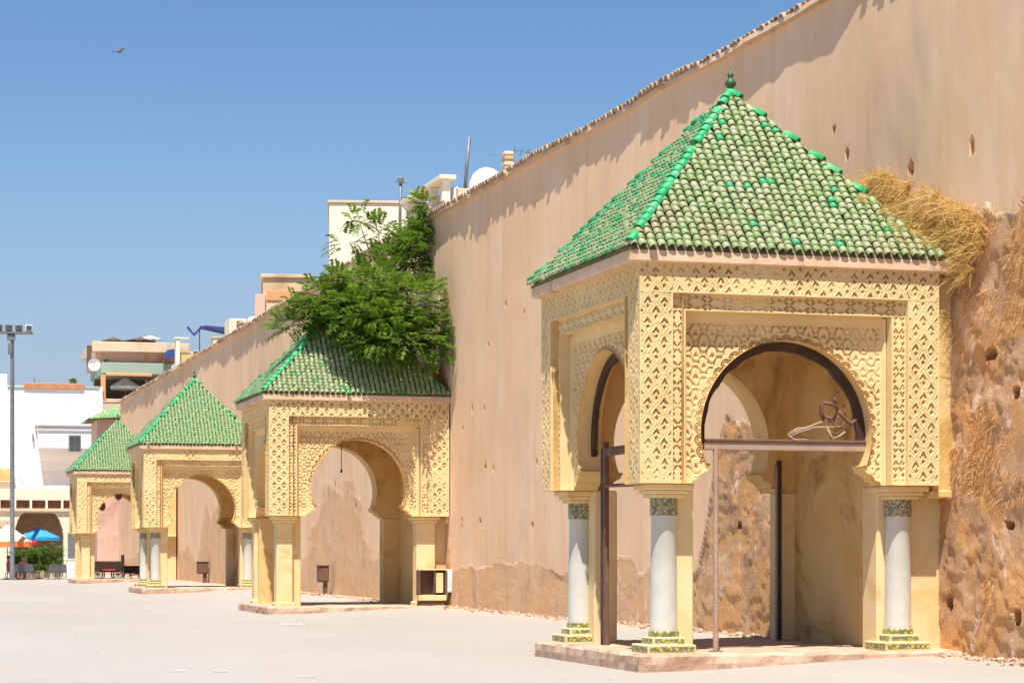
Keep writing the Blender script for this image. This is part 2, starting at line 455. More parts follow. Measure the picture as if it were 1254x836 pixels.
wall = thing('rampart_wall', 'tall pink plastered rampart wall with putlog holes behind the green-roofed pavilions', 'wall', (WX, 25, 0))
def wchild(o): o.parent = wall; o.matrix_parent_inverse = Matrix.Translation((-WX, -25, 0)); return o
ys = np.concatenate([np.linspace(-30, 23, 90), np.arange(23.3, 42, 0.05), np.arange(42, STEP_Y, 0.075), [STEP_Y]])
zs = np.concatenate([np.arange(0, 7.0, 0.045), np.arange(7.0, 10.01, 0.07)])
w1 = wchild(obj('wall_section', build_wall('wall_section', ys, zs, WX, wall_top, 100)))
w1['label'] = 'nearer stretch of the wall, its lower coat eroded to orange earth'
X2 = WX + 0.35
ys2 = np.concatenate([np.arange(STEP_Y - 0.4, 90, 0.11), np.arange(90, 141, 0.2)])
zs2 = np.arange(0, 10.81, 0.10)
w2 = wchild(obj('wall_section', build_wall('wall_section', ys2, zs2, X2, wall_top2, 300)))
w2['label'] = 'farther stretch of the wall running on to the cafe'
# bodies behind the faces so that the wall is solid
def body(Y0, Y1, X, topf):
    mb = MB()
    yy = np.linspace(Y0, Y1, 40)
    tt = topf(yy) - 0.05
    V = []; F = []
    for y, t in zip(yy, tt):
        V += [(X + 0.35, y, 0), (X + 0.04, y, t), (X + 1.5, y, t), (X + 1.5, y, 0)]
    for k in range(39):
        for i in range(4):
            j = (i + 1) % 4
            F.append((k * 4 + i, k * 4 + 4 + i, k * 4 + 4 + j, k * 4 + j))
    F.append((0, 1, 2, 3)); F.append((156, 159, 158, 157))
    mb.add(V, F)
    return mb
wchild(body(-30, STEP_Y, WX, wall_top).build('wall_core', M['wall']))
wchild(body(STEP_Y - 0.38, 141, X2, wall_top2).build('wall_core', M['wall']))
# coping of old barrel tiles laid across the top; their uneven overhang casts the ragged shadow
def barrel(w, l, seg, r2=0.85, th=0.014):
    """one barrel tile: along +Y, lower end at y=0, arc up"""
    V = []; F = []
    for (y, k) in ((0, 1.0), (l, r2)):
        for i in range(seg + 1):
            a = math.pi * i / seg
            V.append((-math.cos(a) * w * k, y, math.sin(a) * w * k * 0.9))
    s = seg + 1
    for i in range(seg): F.append((i, i + 1, s + i + 1, s + i))
    b = len(V)
    for i in range(seg + 1):
        a = math.pi * i / seg
        V.append((-math.cos(a) * (w - th), 0, math.sin(a) * (w - th) * 0.9 - 0.002))
    for i in range(seg): F.append((i + 1, i, b + i, b + i + 1))
    b2 = len(V)
    for i in range(seg + 1):
        a = math.pi * i / seg
        V.append((-math.cos(a) * (w - th), l * 0.6, math.sin(a) * (w - th) * 0.9 - 0.004))
    for i in range(seg): F.append((b + i + 1, b + i, b2 + i, b2 + i + 1))
    return np.array(V), F
def coping(Y0, Y1, X, topf, sp, over):
    BV, BF = barrel(sp * 0.52, 0.62, 4)
    VV = []; FF = []; RR = []
    y = Y0; b = 0
    while y < Y1:
        t = float(topf(np.array([y]))[0])
        ov = over * (0.45 + 1.0 * float(fbm(np.array([y * 0.45]), np.array([2.0]), 3, 91)[0]) + 0.35 * (random.random() - 0.5))
        if random.random() < 0.04: y += sp; continue
        yaw = 0.09 * (random.random() - 0.5); tl = 0.22 + 0.06 * (random.random() - 0.5)
        # tile axis runs from the wall face inwards (+X)
        for v in BV:
            lx = v[1] * math.cos(tl) - v[2] * math.sin(tl); lz = v[1] * math.sin(tl) + v[2] * math.cos(tl)
            VV.append((X - ov + lx, y + v[0] + yaw * v[1], t + lz - 0.02 * random.random()))
        FF += [tuple(i + b for i in f) for f in BF]; RR += [random.random()] * len(BV); b += len(BV)
        y += sp * (0.97 + 0.06 * random.random())
    return mesh('coping_tiles', VV, FF, M['coping'], True, {'rnd': RR})
def ledge(Y0, Y1, X, topf, over):
    """bedding course under the tiles, broken to an uneven edge"""
    yy = np.arange(Y0, Y1, 0.22)
    V = []; F = []
    o = over * (0.2 + 1.1 * fbm(yy * 0.55, yy * 0 + 4, 4, 57) + 0.5 * (fbm(yy * 2.3, yy * 0 + 8, 2, 58) - 0.5))
    t = topf(yy)
    for y, ov, tt in zip(yy, o, t):
        V += [(X - ov, y, tt - 0.07), (X - ov * 0.92, y, tt + 0.015), (X + 1.4, y, tt + 0.10), (X + 1.4, y, tt - 0.07)]
    for k in range(len(yy) - 1):
        for i in range(4):
            j = (i + 1) % 4
            F.append((k * 4 + i, k * 4 + 4 + i, k * 4 + 4 + j, k * 4 + j))
    return mesh('coping_bed', V, F, M['cornice'])
for (a, b, X, tf) in ((-30, STEP_Y, WX, wall_top), (STEP_Y - 0.38, 141, X2, wall_top2)):
    tag(wchild(obj('coping_tiles', coping(max(a, 5), b, X, tf, 0.21, 0.145))), kind='stuff')
    wchild(obj('coping_bed', ledge(a, b, X, tf, 0.145)))

# ================================================================ the pavilions
def sebka(u, v, pu, pv):
    """staggered lozenges: small dark arrow-heads cut between raised ribs; returns depth 0..1"""
    a = u / pu; b = v / pv
    da1 = a - np.round(a); db1 = b - np.round(b)
    da2 = a - 0.5 - np.round(a - 0.5); db2 = b - 0.5 - np.round(b - 0.5)
    m1 = np.abs(da1) + np.abs(db1); m2 = np.abs(da2) + np.abs(db2)
    pick = m1 < m2
    da = np.where(pick, da1, da2); db = np.where(pick, db1, db2); m = np.minimum(m1, m2)
    ad = np.abs(da)
    c = 1.35 * ad + db                                     # iso-lines are roofs pointing up
    chev = sstep(0.05, 0.09, c) * (1 - sstep(0.20, 0.24, c)) * sstep(-0.11, -0.07, db) * (1 - sstep(0.26, 0.31, m))
    tri = (1 - sstep(-0.17, -0.13, c)) * sstep(-0.36, -0.32, db - 0.25 * ad) * (1 - sstep(0.33, 0.37, m))
    groove = sstep(0.375, 0.40, m) * (1 - sstep(0.425, 0.45, m))
    return np.clip(chev + tri * 0.9 + 0.16 * groove, 0, 1)
def rosette(u, v, pu, pv):
    a = u / pu; b = v / pv
    da = a - np.round(a); db = b - np.round(b)
    ad, bd = np.abs(da), np.abs(db)
    x = (1 - sstep(0.045, 0.075, np.abs(ad - bd))) * sstep(0.10, 0.14, ad + bd) * (1 - sstep(0.52, 0.60, ad + bd))
    dots = 1 - sstep(0.07, 0.11, np.hypot(ad - 0.30, (bd - 0.47) * 1.2))
    d2 = 1 - sstep(0.05, 0.085, np.hypot(ad - 0.36, bd - 0.12))
    return np.clip(x + dots + d2, 0, 1)
def leaves(u, v, pu, pv):
    a = u / pu; b = v / pv
    da1 = a - np.round(a); db1 = b - np.round(b)
    da2 = a - 0.5 - np.round(a - 0.5); db2 = b - 0.5 - np.round(b - 0.5)
    q1 = np.hypot(da1 / 0.40, db1 / 0.50); q2 = np.hypot(da2 / 0.40, db2 / 0.50)
    pick = q1 < q2
    q = np.minimum(q1, q2); da = np.where(pick, da1, da2); db = np.where(pick, db1, db2)
    ring = sstep(0.68, 0.74, q) * (1 - sstep(0.86, 0.93, q))
    c = 1.4 * np.abs(da) + db
    heart = (1 - sstep(-0.02, 0.05, np.abs(c) - 0.07)) * (1 - sstep(0.35, 0.45, q))
    gap = sstep(1.06, 1.14, q)
    return np.clip(ring * (0.55 + 0.45 * sstep(-0.1, 0.2, db)) + heart * 0.8 + gap, 0, 1)

class Arch:
    def __init__(s, uc, r, vc, vt, vb, hb, tip=0.07):
        s.uc, s.r, s.vc, s.vt, s.vb, s.hb = uc, r, vc, vt, vb, hb
        s.a0 = math.asin((vt - vc) / r)
        pts = []
        ht = math.sqrt(r * r - (vc - vt) ** 2)
        # from lower left up and over to lower right
        low = [(hb, vb), (hb - 0.02, vb + 0.05), (hb - (hb - ht) * 0.42, vb + 0.07), (hb - (hb - ht) * 0.52, vb + (vt - vb) * 0.42), (ht - tip * 0.3, vt - 0.10), (ht - tip, vt - 0.015)]
        for (h, v) in low: pts.append((uc - h, v))
        N = 72
        for k in range(N + 1):
            a = math.pi - s.a0 + (2 * s.a0 - math.pi) * k / N
            pts.append((uc + r * math.cos(a), vc + r * math.sin(a)))
        for (h, v) in reversed(low): pts.append((uc + h, v))
        s.pts = np.array(pts)
    def inside(s, u, v):
        ins = np.zeros(u.shape, bool)
        p = s.pts
        poly = np.vstack([p, [[p[-1, 0], s.vb - 1], [p[0, 0], s.vb - 1]]])
        x0, y0 = poly[:, 0], poly[:, 1]; x1, y1 = np.roll(x0, -1), np.roll(y0, -1)
        for a, b, c, d in zip(x0, y0, x1, y1):
            if b == d: continue
            cross = ((b > v) != (d > v)) & (u < (c - a) * (v - b) / (d - b) + a)
            ins ^= cross
        return ins
    def project(s, P):
        p = s.pts; A = p[:-1]; B = p[1:]; AB = B - A
        L2 = (AB ** 2).sum(1)
        t = np.clip(((P[:, None, :] - A) * AB).sum(2) / L2, 0, 1)
        Q = A + t[..., None] * AB
        d = ((P[:, None, :] - Q) ** 2).sum(2)
        k = d.argmin(1)
        return Q[np.arange(len(P)), k]

def face_grid(W, v0, v1, res, arch, prof):
    """vertical face with the arch cut out; prof(u, v) gives how deep each point lies. Returns V(u, depth, v), F"""
    ul = list(np.arange(0, W, res)) + [W]; vl = list(np.arange(v0, v1, res)) + [v1]
    for e in prof.uedges: ul += [e - 0.0006, e + 0.0006]
    for e in prof.vedges: vl += [e - 0.0006, e + 0.0006]
    ul = np.array(sorted(ul)); vl = np.array(sorted(vl))
    U, Vv = np.meshgrid(ul, vl, indexing='ij')
    ins = arch.inside(U, Vv)
    cu = 0.25 * (U[:-1, :-1] + U[1:, :-1] + U[:-1, 1:] + U[1:, 1:]); cv = 0.25 * (Vv[:-1, :-1] + Vv[1:, :-1] + Vv[:-1, 1:] + Vv[1:, 1:])
    keep = ~arch.inside(cu, cv)
    I = np.arange(U.size).reshape(U.shape)
    Q = np.stack([I[:-1, :-1], I[1:, :-1], I[1:, 1:], I[:-1, 1:]], -1)[keep]
    P = np.stack([U.reshape(-1), Vv.reshape(-1)], -1)
    used = np.zeros(len(P), bool); used[Q.reshape(-1)] = True
    drop = np.zeros(len(P), bool); Qd = np.stack([I[:-1, :-1], I[1:, :-1], I[1:, 1:], I[:-1, 1:]], -1)[~keep]
    if len(Qd): drop[Qd.reshape(-1)] = True
    edge = used & (drop | ins.reshape(-1))
    edge &= P[:, 1] > arch.vb + 1e-6
    if edge.any(): P[edge] = arch.project(P[edge])
    D = prof(P[:, 0], P[:, 1])
    remap = -np.ones(len(P), int); idx = np.where(used)[0]; remap[idx] = np.arange(len(idx))
    return P[idx], D[idx], remap[Q]

class Profile:
    def __init__(s, W, H, arch, k=1.0, seed=0, fine=True):
        s.W, s.H, s.arch, s.k, s.seed = W, H, arch, k, seed
        s.o = 0.47 * W / 4.38; s.s2 = 0.68 * W / 4.38
        s.t1 = H['t1']; s.t2 = H['t2']; s.top = H['top']; s.bot = H['bot']
        s.d1, s.d2 = 0.085, 0.19
        s.uedges = [s.o, s.s2, W - s.s2, W - s.o]; s.vedges = [s.t1, s.t2]
    def __call__(s, u, v):
        W = s.W
        eu = np.minimum(u, W - u)                     # distance from the nearer side
        zo = (eu < s.o) | (v > s.t1)
        zs = ~zo & ((eu < s.s2) | (v > s.t2))
        zp = ~zo & ~zs
        D = np.where(zo, 0.0, np.where(zs, s.d1, s.d1 + s.d2))
        wear = sstep(0.30, 0.50, fbm(u * 1.7, v * 1.7, 4, 400 + s.seed))
        rnd = 0.012 * (fbm(u * 2.3, v * 2.3, 4, 500 + s.seed) - 0.5)
        wu = u + 0.022 * (vnoise(u * 7, v * 7, 601 + s.seed) - 0.5) + 0.012 * (vnoise(u * 23, v * 23, 603) - 0.5); wv = v + 0.024 * (vnoise(u * 7, v * 7, 602 + s.seed) - 0.5) + 0.012 * (vnoise(u * 23, v * 23, 604) - 0.5)
        # outer band and frieze
        pu = s.o / 2.0
        left = u < W * 0.5
        ub = np.where(left, wu, W - wu)
        side = sebka(ub - pu * 0.5, wv - s.bot, pu, 0.27)
        fr = sebka(wu - W * 0.5, wv - s.t1 - 0.03, W / 19.0, 0.27)
        pat = np.where(eu < s.o, side, fr)
        mg = sstep(0.02, 0.035, eu) * sstep(0.018, 0.03, np.where(v > s.t1, v - s.t1, 9)) * np.where((eu < s.o) & (v < s.t1), sstep(0.018, 0.03, s.o - eu), 1) * sstep(0.04, 0.06, v - s.bot)
        D = D + np.where(zo, 0.07 * pat * mg * (0.25 + 0.75 * wear), 0)
        # second band
        bw = s.s2 - s.o
        pat = np.where(v > s.t2, rosette(wv - 0.5 * (s.t1 + s.t2), wu - W * 0.5, s.t1 - s.t2, 0.30), rosette(ub - s.o - bw * 0.45, wv - s.bot, bw * 0.95, 0.26))
        mg = np.where(v > s.t2, 1, sstep(0.012, 0.022, eu - s.o) * sstep(0.03, 0.045, s.s2 - eu)) * sstep(0.05, 0.07, v - s.bot)
        D = D + np.where(zs, 0.05 * pat * mg * (0.3 + 0.7 * wear), 0)
        # inner panel: roll moulding at the sides, plain cove at the top, leaf work, lobes along the arch
        e2 = eu - s.s2; ev = s.t2 - v
        roll = np.where(e2 < 0.055, np.sqrt(np.clip(1 - ((e2 - 0.0275) / 0.0275) ** 2, 0, 1)), 0)
        cove = 1 - sstep(0.0, 0.14, ev)
        rho = np.hypot(u - s.arch.uc, v - s.arch.vc) - s.arch.r
        ang = np.arctan2(u - s.arch.uc, v - s.arch.vc) * (s.arch.r + 0.03)
        lp = 0.165
        sx = ang - np.round(ang / lp) * lp
        q = np.hypot(sx, (rho - 0.012) * 1.15)
        lobe = (sstep(0.028, 0.034, q) * (1 - sstep(0.042, 0.050, q))) + (sstep(0.060, 0.066, q) * (1 - sstep(0.074, 0.082, q)))
        lf = leaves(wu - W * 0.5, wv - s.arch.vc, 0.235, 0.30)
        inlobe = 1 - sstep(0.088, 0.098, rho)
        plain = sstep(s.arch.vc - 0.55, s.arch.vc - 0.25, v + 0.15 * (eu < 1))
        pp = np.where(inlobe > 0.5, lobe * (v > s.arch.vc - s.arch.r * 0.35), lf * sstep(0.10, 0.12, rho) * sstep(0.08, 0.10, e2) * (1 - cove) * sstep(0.14, 0.16, ev) * plain)
        D = D + np.where(zp, 0.055 * pp * (0.35 + 0.65 * wear) - 0.05 * roll * (ev > 0.02) - 0.02 * cove * (e2 > 0.055), 0)
        return D + rnd
class Flat:
    uedges = []; vedges = []
    def __call__(s, u, v): return np.zeros_like(u)

TILE_SP, TILE_EX = 0.133, 0.118
def tile_spots(p0, p1, apex):
    e = (p1 - p0); Wd = e.length; e = e / Wd
    mid = (p0 + p1) / 2
    S = apex - mid; Ls = S.length
    foot = mid + e * (S.dot(e)); S = apex - foot; Ls = S.length; s = S / Ls
    nrm = e.cross(s).normalized()
    a_l = (foot - p0).length; a_r = (p1 - foot).length
    n = max(3, int(round(Wd / TILE_SP))); sp = Wd / n
    out = []
    for i in range(n):
        x = (i + 0.5) * sp - a_l
        j = 0
        while True:
            y = j * TILE_EX
            t = (y + 0.10) / Ls
            if t > 0.985: break
            lim = (a_l if x < 0 else a_r) * (1 - t) + 0.03
            if abs(x) > lim: break
            out.append((x, y, foot + e * x + s * y))
            j += 1
    return e, s, nrm, sp, out
def rot_of(e, s, nrm):
    return Matrix(((e.x, s.x, nrm.x), (e.y, s.y, nrm.y), (e.z, s.z, nrm.z)))

def make_roof(root, W, L, zt, za, ov, near, fine):
    """four slopes of barrel tiles on a bedding, with ridge tiles on the hips"""
    ox0, ox1, oy0, oy1 = ov
    A = Vector((-ox0, -oy0, zt)); B = Vector((-ox0, L + oy1, zt)); C = Vector((W + ox1, -oy0, zt)); Dd = Vector((W + ox1, L + oy1, zt))
    ap = Vector((W / 2, L / 2, za))
    mb = MB(); dz = Vector((0, 0, 0.02))
    mb.add([A - dz, C - dz, Dd - dz, B - dz, ap - dz], [(0, 1, 4), (1, 2, 4), (2, 3, 4), (3, 0, 4), (3, 2, 1, 0)])
    roof = mb.build('roof', M['deck'], root)
    slopes = [('near', A, C), ('front', B, A), ('back', C, Dd), ('far', Dd, B)]
    BV, BF = barrel(TILE_SP * 0.43, 0.175, 6 if fine else 4)
    BVc, BFc = barrel(TILE_SP * 0.43, 0.175, 4)
    if near: tm = mesh('tile', BV, BF, M['tile_o'], True)
    cnt = 0
    for (nm, p0, p1) in slopes:
        e, s, nr, sp, spots = tile_spots(p0, p1, ap)
        Rm = rot_of(e, s, nr)
        VV = []; FF = []; RR = []; b = 0
        sep = near and nm == 'near'
        if sep: spots.sort(key=lambda q: q[1])      # lowest rows are nearest and show largest
        for (x, y, p) in spots:
            jx = (random.random() - 0.5) * 0.018; tilt = -0.15 + (random.random() - 0.5) * 0.08; yaw = (random.random() - 0.5) * 0.12
            p = p - s * (0.016 * random.random() + (0.04 if random.random() < 0.05 else 0))
            Rl = Rm @ Matrix.Rotation(tilt, 3, 'X') @ Matrix.Rotation(yaw, 3, 'Z')
            lift = nr * (0.034 + 0.010 * random.random())
            if sep and cnt < 300 and random.random() > 0.012:
                o = obj('tile', tm, roof); o.matrix_local = Matrix.Translation(p + e * jx + lift) @ Rl.to_4x4(); cnt += 1
            else:
                bv = BV if (fine and nm in ('near', 'front')) else BVc; bf = BF if (fine and nm in ('near', 'front')) else BFc
                Q = bv @ np.array(Rl).T + np.array(p + e * jx + lift)
                VV.append(Q); FF += [tuple(i + b for i in f) for f in bf]; RR += [random.random()] * len(bv); b += len(bv)
        if VV:
            o = obj('tile_field', mesh('tile_field', np.vstack(VV), FF, (M['tile_far'] if root['label'].startswith(('third', 'farthest')) else M['tile_g'] if nm == 'front' else M['tile_f']), True, {'rnd': RR}), roof)
            o['kind'] = 'stuff'
    # hips
    RV, RF = barrel(0.075, 0.24, 6, 0.86, 0.014)
    rm = mesh('ridge_tile', RV, RF, M['ridge'], True)
    for q, (c, miss) in enumerate(((A, 0.22), (C, 0.82), (B, 0.3), (Dd, 0.4))):
        d = (ap - c); Lh = d.length; s = d / Lh
        e = s.cross(Vector((0, 0, 1))).normalized(); nr = e.cross(s).normalized()
        if nr.z < 0: nr = -nr; e = -e
        Rm = rot_of(e, s, nr)
        k = 0.05
        rows = []
        while k < Lh - 0.15:
            if random.random() > miss: rows.append(k)
            k += 0.165
        for k in rows:
            p = c + s * k + nr * (0.045 + 0.01 * random.random())
            Rl = Rm @ Matrix.Rotation(-0.10 + (random.random() - .5) * 0.08, 3, 'X') @ Matrix.Rotation((random.random() - .5) * 0.12, 3, 'Z')
            o = obj('ridge_tile', rm, roof); o.matrix_local = Matrix.Translation(p) @ Rl.to_4x4()
    f = MB()
    f.lathe([(0.10, -0.08), (0.115, 0.0), (0.07, 0.05), (0.03, 0.08), (0.035, 0.11), (0.075, 0.15), (0.085, 0.19), (0.06, 0.235), (0.028, 0.26), (0.045, 0.29), (0.05, 0.31), (0.02, 0.345), (0.008, 0.42)], 14, (ap.x, ap.y, za - 0.02))
    f.build('finial', M['bronze'], roof, smooth=True)
    return roof

def column(root, cx, cy, H, marble, half=0.31):
    pt, bt = H['plinth'], H['bot']
    r = 0.185
    c = MB(); c.lathe([(r * 1.03, pt + 0.29), (r * 1.03, pt + 0.33), (r, pt + 0.36), (r * 0.97, (pt + bt) / 2), (r * 0.93, bt - 0.43), (r * 0.96, bt - 0.42)], 28, (cx, cy, 0))
    o = c.build('column', M['marble'] if marble else M['pier'], root, smooth='auto')
    b = MB(); b.lathe([(r * 1.0, bt - 0.425), (r * 1.02, bt - 0.415), (r * 1.02, bt - 0.30), (r * 0.98, bt - 0.29), (r * 1.02, bt - 0.28), (r * 1.02, bt - 0.19), (r * 0.99, bt - 0.185)], 28, (cx, cy, 0))
    b.build('mosaic_band', M['zel_dark'], o, smooth='auto')
    k = MB()
    k.rbox(cx - half * 0.72, cx + half * 0.72, cy - half * 0.72, cy + half * 0.72, bt - 0.188, bt - 0.135, 0.012)
    k.rbox(cx - half * 0.86, cx + half * 0.86, cy - half * 0.86, cy + half * 0.86, bt - 0.136, bt - 0.080, 0.012)
    k.rbox(cx - half * 1.05, cx + half * 1.05, cy - half * 1.05, cy + half * 1.05, bt - 0.081, bt - 0.003, 0.015)
    k.build('capital', M['pier'], o)
    for (h, z0, z1) in ((0.345, 0.0, 0.115), (0.235, 0.115, 0.215)):
        s = MB(); s.rbox(cx - h, cx + h, cy - h, cy + h, pt + z0 - 0.02, pt + z1, 0.014)
        q = s.build('base_step', M['basestone'], o)
        g = MB(); d = 0.004
        g.box(cx - h + 0.03, cx + h - 0.03, cy - h - d, cy - h + 0.02, pt + z0 + 0.025, pt + z1 - 0.025)
        g.box(cx - h - d, cx - h + 0.02, cy - h + 0.03, cy + h - 0.03, pt + z0 + 0.025, pt + z1 - 0.025)
        g.build('mosaic_strip', M['zel_yel'], o)
    t = MB(); t.lathe([(r * 1.12, pt + 0.20), (r * 1.12, pt + 0.285), (r * 1.04, pt + 0.295)], 28, (cx, cy, 0)); t.build('mosaic_ring', M['zel_yel'], o, smooth='auto')
    return o

def pavilion(i, label, x0, x1, y0, y1, res, marble, fine, H, plain_bands=False):
    W, L = x1 - x0, y1 - y0
    root = thing('pavilion', label, 'pavilion', (x0, y0, 0), 0, 'green-roofed pavilions along the rampart wall')
    top, bot = H['top'], H['bot']
    T = 0.62                                             # how far the wall reaches inwards
    archN = Arch(W * 0.5 + 0.03, 1.26, 3.225, 2.80, bot, 1.40)
    archF = Arch(L * 0.5, 1.26, 3.225, 2.80, bot, 1.40)
    pn = Profile(W, H, archN, seed=i * 10); pf = Profile(L, H, archF, seed=i * 10 + 5)
    d_in = pn.d1 + pn.d2
    # carved faces towards the plaza and towards us
    P, D, Q = face_grid(W, bot, top, res, archN, pn)
    V = np.stack([P[:, 0], D, P[:, 1]], -1)
    o = obj('carved_face', mesh('carved_face', V, Q, M['stucco']), root); o['label'] = 'sunlit carved stucco face with horseshoe arch'
    P, D, Q = face_grid(L, bot, top, res, archF, pf)
    V = np.stack([D, L - P[:, 0], P[:, 1]], -1)
    o = obj('carved_face', mesh('carved_face', V, Q, M['stucco']), root); o['label'] = 'mostly shaded carved stucco face towards the plaza'
    # the face away from us, plain
    P, D, Q = face_grid(W, bot, top, 0.09, archN, Flat())
    obj('rear_face', mesh('rear_face', np.stack([P[:, 0], L + 0 * D, P[:, 1]], -1), Q[:, ::-1], M['plain']), root)
    # inner faces
    tin = top - 0.25
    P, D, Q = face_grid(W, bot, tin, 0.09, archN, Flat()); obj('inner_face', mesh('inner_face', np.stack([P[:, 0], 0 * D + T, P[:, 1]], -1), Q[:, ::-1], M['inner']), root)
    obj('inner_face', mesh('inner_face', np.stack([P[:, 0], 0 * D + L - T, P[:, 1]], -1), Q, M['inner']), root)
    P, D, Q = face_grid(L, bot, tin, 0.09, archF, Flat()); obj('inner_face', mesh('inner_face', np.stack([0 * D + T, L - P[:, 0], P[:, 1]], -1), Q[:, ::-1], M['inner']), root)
    # reveals of the three arches
    def reveal(arch, f, steps=3):
        p = arch.pts; V = []; F = []
        m = len(p)
        for k in range(steps + 1):
            for (u, v) in p: V.append(f(u, k / steps, v))
        for k in range(steps):
            for q in range(m - 1): F.append((k * m + q, k * m + q + 1, (k + 1) * m + q + 1, (k + 1) * m + q))
        return mesh('arch_reveal', V, F, M['plain'], True)
    for me in (reveal(archN, lambda u, k, v: (u, d_in - 0.03 + (T - d_in + 0.03) * k, v)),
               reveal(archN, lambda u, k, v: (u, L - T + T * k, v)),
               reveal(archF, lambda u, k, v: (d_in - 0.03 + (T - d_in + 0.03) * k, L - u, v))):
        me.set_sharp_from_angle(angle=R(30))
        obj('arch_reveal', me, root)
    # undersides of the corner blocks, ceiling, solid behind the arch heads
    sb = MB()
    hb = 1.40
    nl, nr = archN.uc - hb, archN.uc + hb
    fl, fr = L / 2 - hb, L / 2 + hb
    e = 0.0
    for (xa, xb, ya, yb) in ((0, nl, 0, T), (nr, W, 0, T), (0, nl, L - T, L), (nr, W, L - T, L), (0, T, T, fl), (0, T, fr, L - T)):
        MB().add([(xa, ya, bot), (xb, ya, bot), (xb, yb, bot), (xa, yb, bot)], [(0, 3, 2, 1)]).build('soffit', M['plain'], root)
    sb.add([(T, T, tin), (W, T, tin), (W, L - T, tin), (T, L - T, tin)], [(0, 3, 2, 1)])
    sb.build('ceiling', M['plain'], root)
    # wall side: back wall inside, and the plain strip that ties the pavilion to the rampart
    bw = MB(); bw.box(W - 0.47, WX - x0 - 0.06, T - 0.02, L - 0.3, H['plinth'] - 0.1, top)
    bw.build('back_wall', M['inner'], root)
    ts = MB(); ts.rbox(W - 0.02, WX - x0 + 0.25, 0.13, L - 0.13, bot - 0.12, top - 0.03, 0.02)
    ts.rbox(W - 0.06, WX - x0 + 0.25, 0.10, 0.3, bot - 0.17, bot - 0.06, 0.02)
    ts.build('tie_strip', M['plain'], root)
    # piers and columns
    pt = H['plinth']
    def pier(xa, xb, ya, yb, zt=bot - 0.002, mat=M['pier']):
        m_ = MB(); m_.rbox(xa, xb, ya, yb, pt - 0.05, zt, 0.02); return m_.build('pier', mat, root)
    if marble:
        pier(0.56, nl - 0.03 + 0.12, 0.40, 0.90)
        pier(0.56, 0.92, L - 0.90, L - 0.42)
        pier(W - 0.70, WX - x0 + 0.3, 0.52, 1.0)
        pier(W - 0.70, W - 0.2, L - 0.62, L - 0.16)
        column(root, 0.49, 0.43, H, True); column(root, 0.49, L - 0.43, H, True); column(root, W - 0.42, 0.43, H, True)
    else:
        for (xa, xb, ya, yb) in ((0.24, 0.66, 0.30, 0.70), (0.24, 0.66, L - 0.66, L - 0.24), (W - 0.80, W - 0.30, 0.30, 0.74)):
            p = pier(xa, xb, ya, yb, bot - 0.17)
            c = MB(); c.rbox(xa - 0.05, xb + 0.05, ya - 0.05, yb + 0.05, bot - 0.172, bot - 0.09, 0.02); c.rbox(xa - 0.11, xb + 0.11, ya - 0.10, yb + 0.11, bot - 0.092, bot - 0.003, 0.02)
            c.build('capital', M['pier'], p)
            c = MB(); c.rbox(xa - 0.05, xb + 0.05, ya - 0.05, yb + 0.05, pt - 0.02, pt + 0.10, 0.02); c.build('base_step', M['pier'], p)
        pier(0.62, 0.90, 0.46, 0.90); pier(0.34, 0.90, L - 0.9, L - 0.58, mat=M['plain'])
        pier(W - 0.70, WX - x0 + 0.3, 0.52, 1.0); pier(W - 0.9, W - 0.3, L - 0.62, L - 0.16, mat=M['plain'])
    # plinth with chipped edge
    nx_, ny_ = 46, 46
    xa, xb, ya, yb = -0.10, WX - x0 + 0.2, -0.20, L + 0.12
    def ring(z, inset, amp, sd):
        pts = []
        for k in range(nx_): pts.append((xa + (xb - xa) * k / nx_, ya))
        for k in range(ny_): pts.append((xb, ya + (yb - ya) * k / ny_))
        for k in range(nx_): pts.append((xb - (xb - xa) * k / nx_, yb))
        for k in range(ny_): pts.append((xa, yb - (yb - ya) * k / ny_))
        out = []
        for k, (x, y) in enumerate(pts):
            cx_, cy_ = (xa + xb) / 2, (ya + yb) / 2
            a = amp * float(fbm(np.array([k * 0.45]), np.array([sd * 1.7 + i]), 3, 77)[0]) + inset
            out.append((x + (a if x < cx_ else -a) * (abs(x - cx_) > (xb - xa) * 0.49), y + (a if y < cy_ else -a) * (abs(y - cy_) > (yb - ya) * 0.49), z + 0.02 * (random.random() - 0.5) * (sd > 1)))
        return out
    rings = [ring(-0.05, 0.0, 0.05, 0), ring(pt * 0.45, 0.0, 0.05, 1), ring(pt * 0.86, 0.0, 0.07, 2), ring(pt, 0.035, 0.10, 3)]
    m_ = len(rings[0]); V = sum(rings, []); F = []
    for k in range(3):
        for q in range(m_): F.append((k * m_ + q, k * m_ + (q + 1) % m_, (k + 1) * m_ + (q + 1) % m_, (k + 1) * m_ + q))
    F.append(tuple(range(3 * m_, 4 * m_)))
    pl = MB().add(V, F).build('plinth', M['stone'], root)
    # cornice board and roof
    cb = MB(); cb.rbox(-0.16, WX - x0 + 0.1, -0.08, L + 0.02, top, top + 0.17, 0.02)
    cb.build('cornice', M['cornice'], root)
    make_roof(root, W, L, top + 0.185, H['apex'], (0.175, 0.05, 0.075, 0.04), i == 0, fine)
    return root

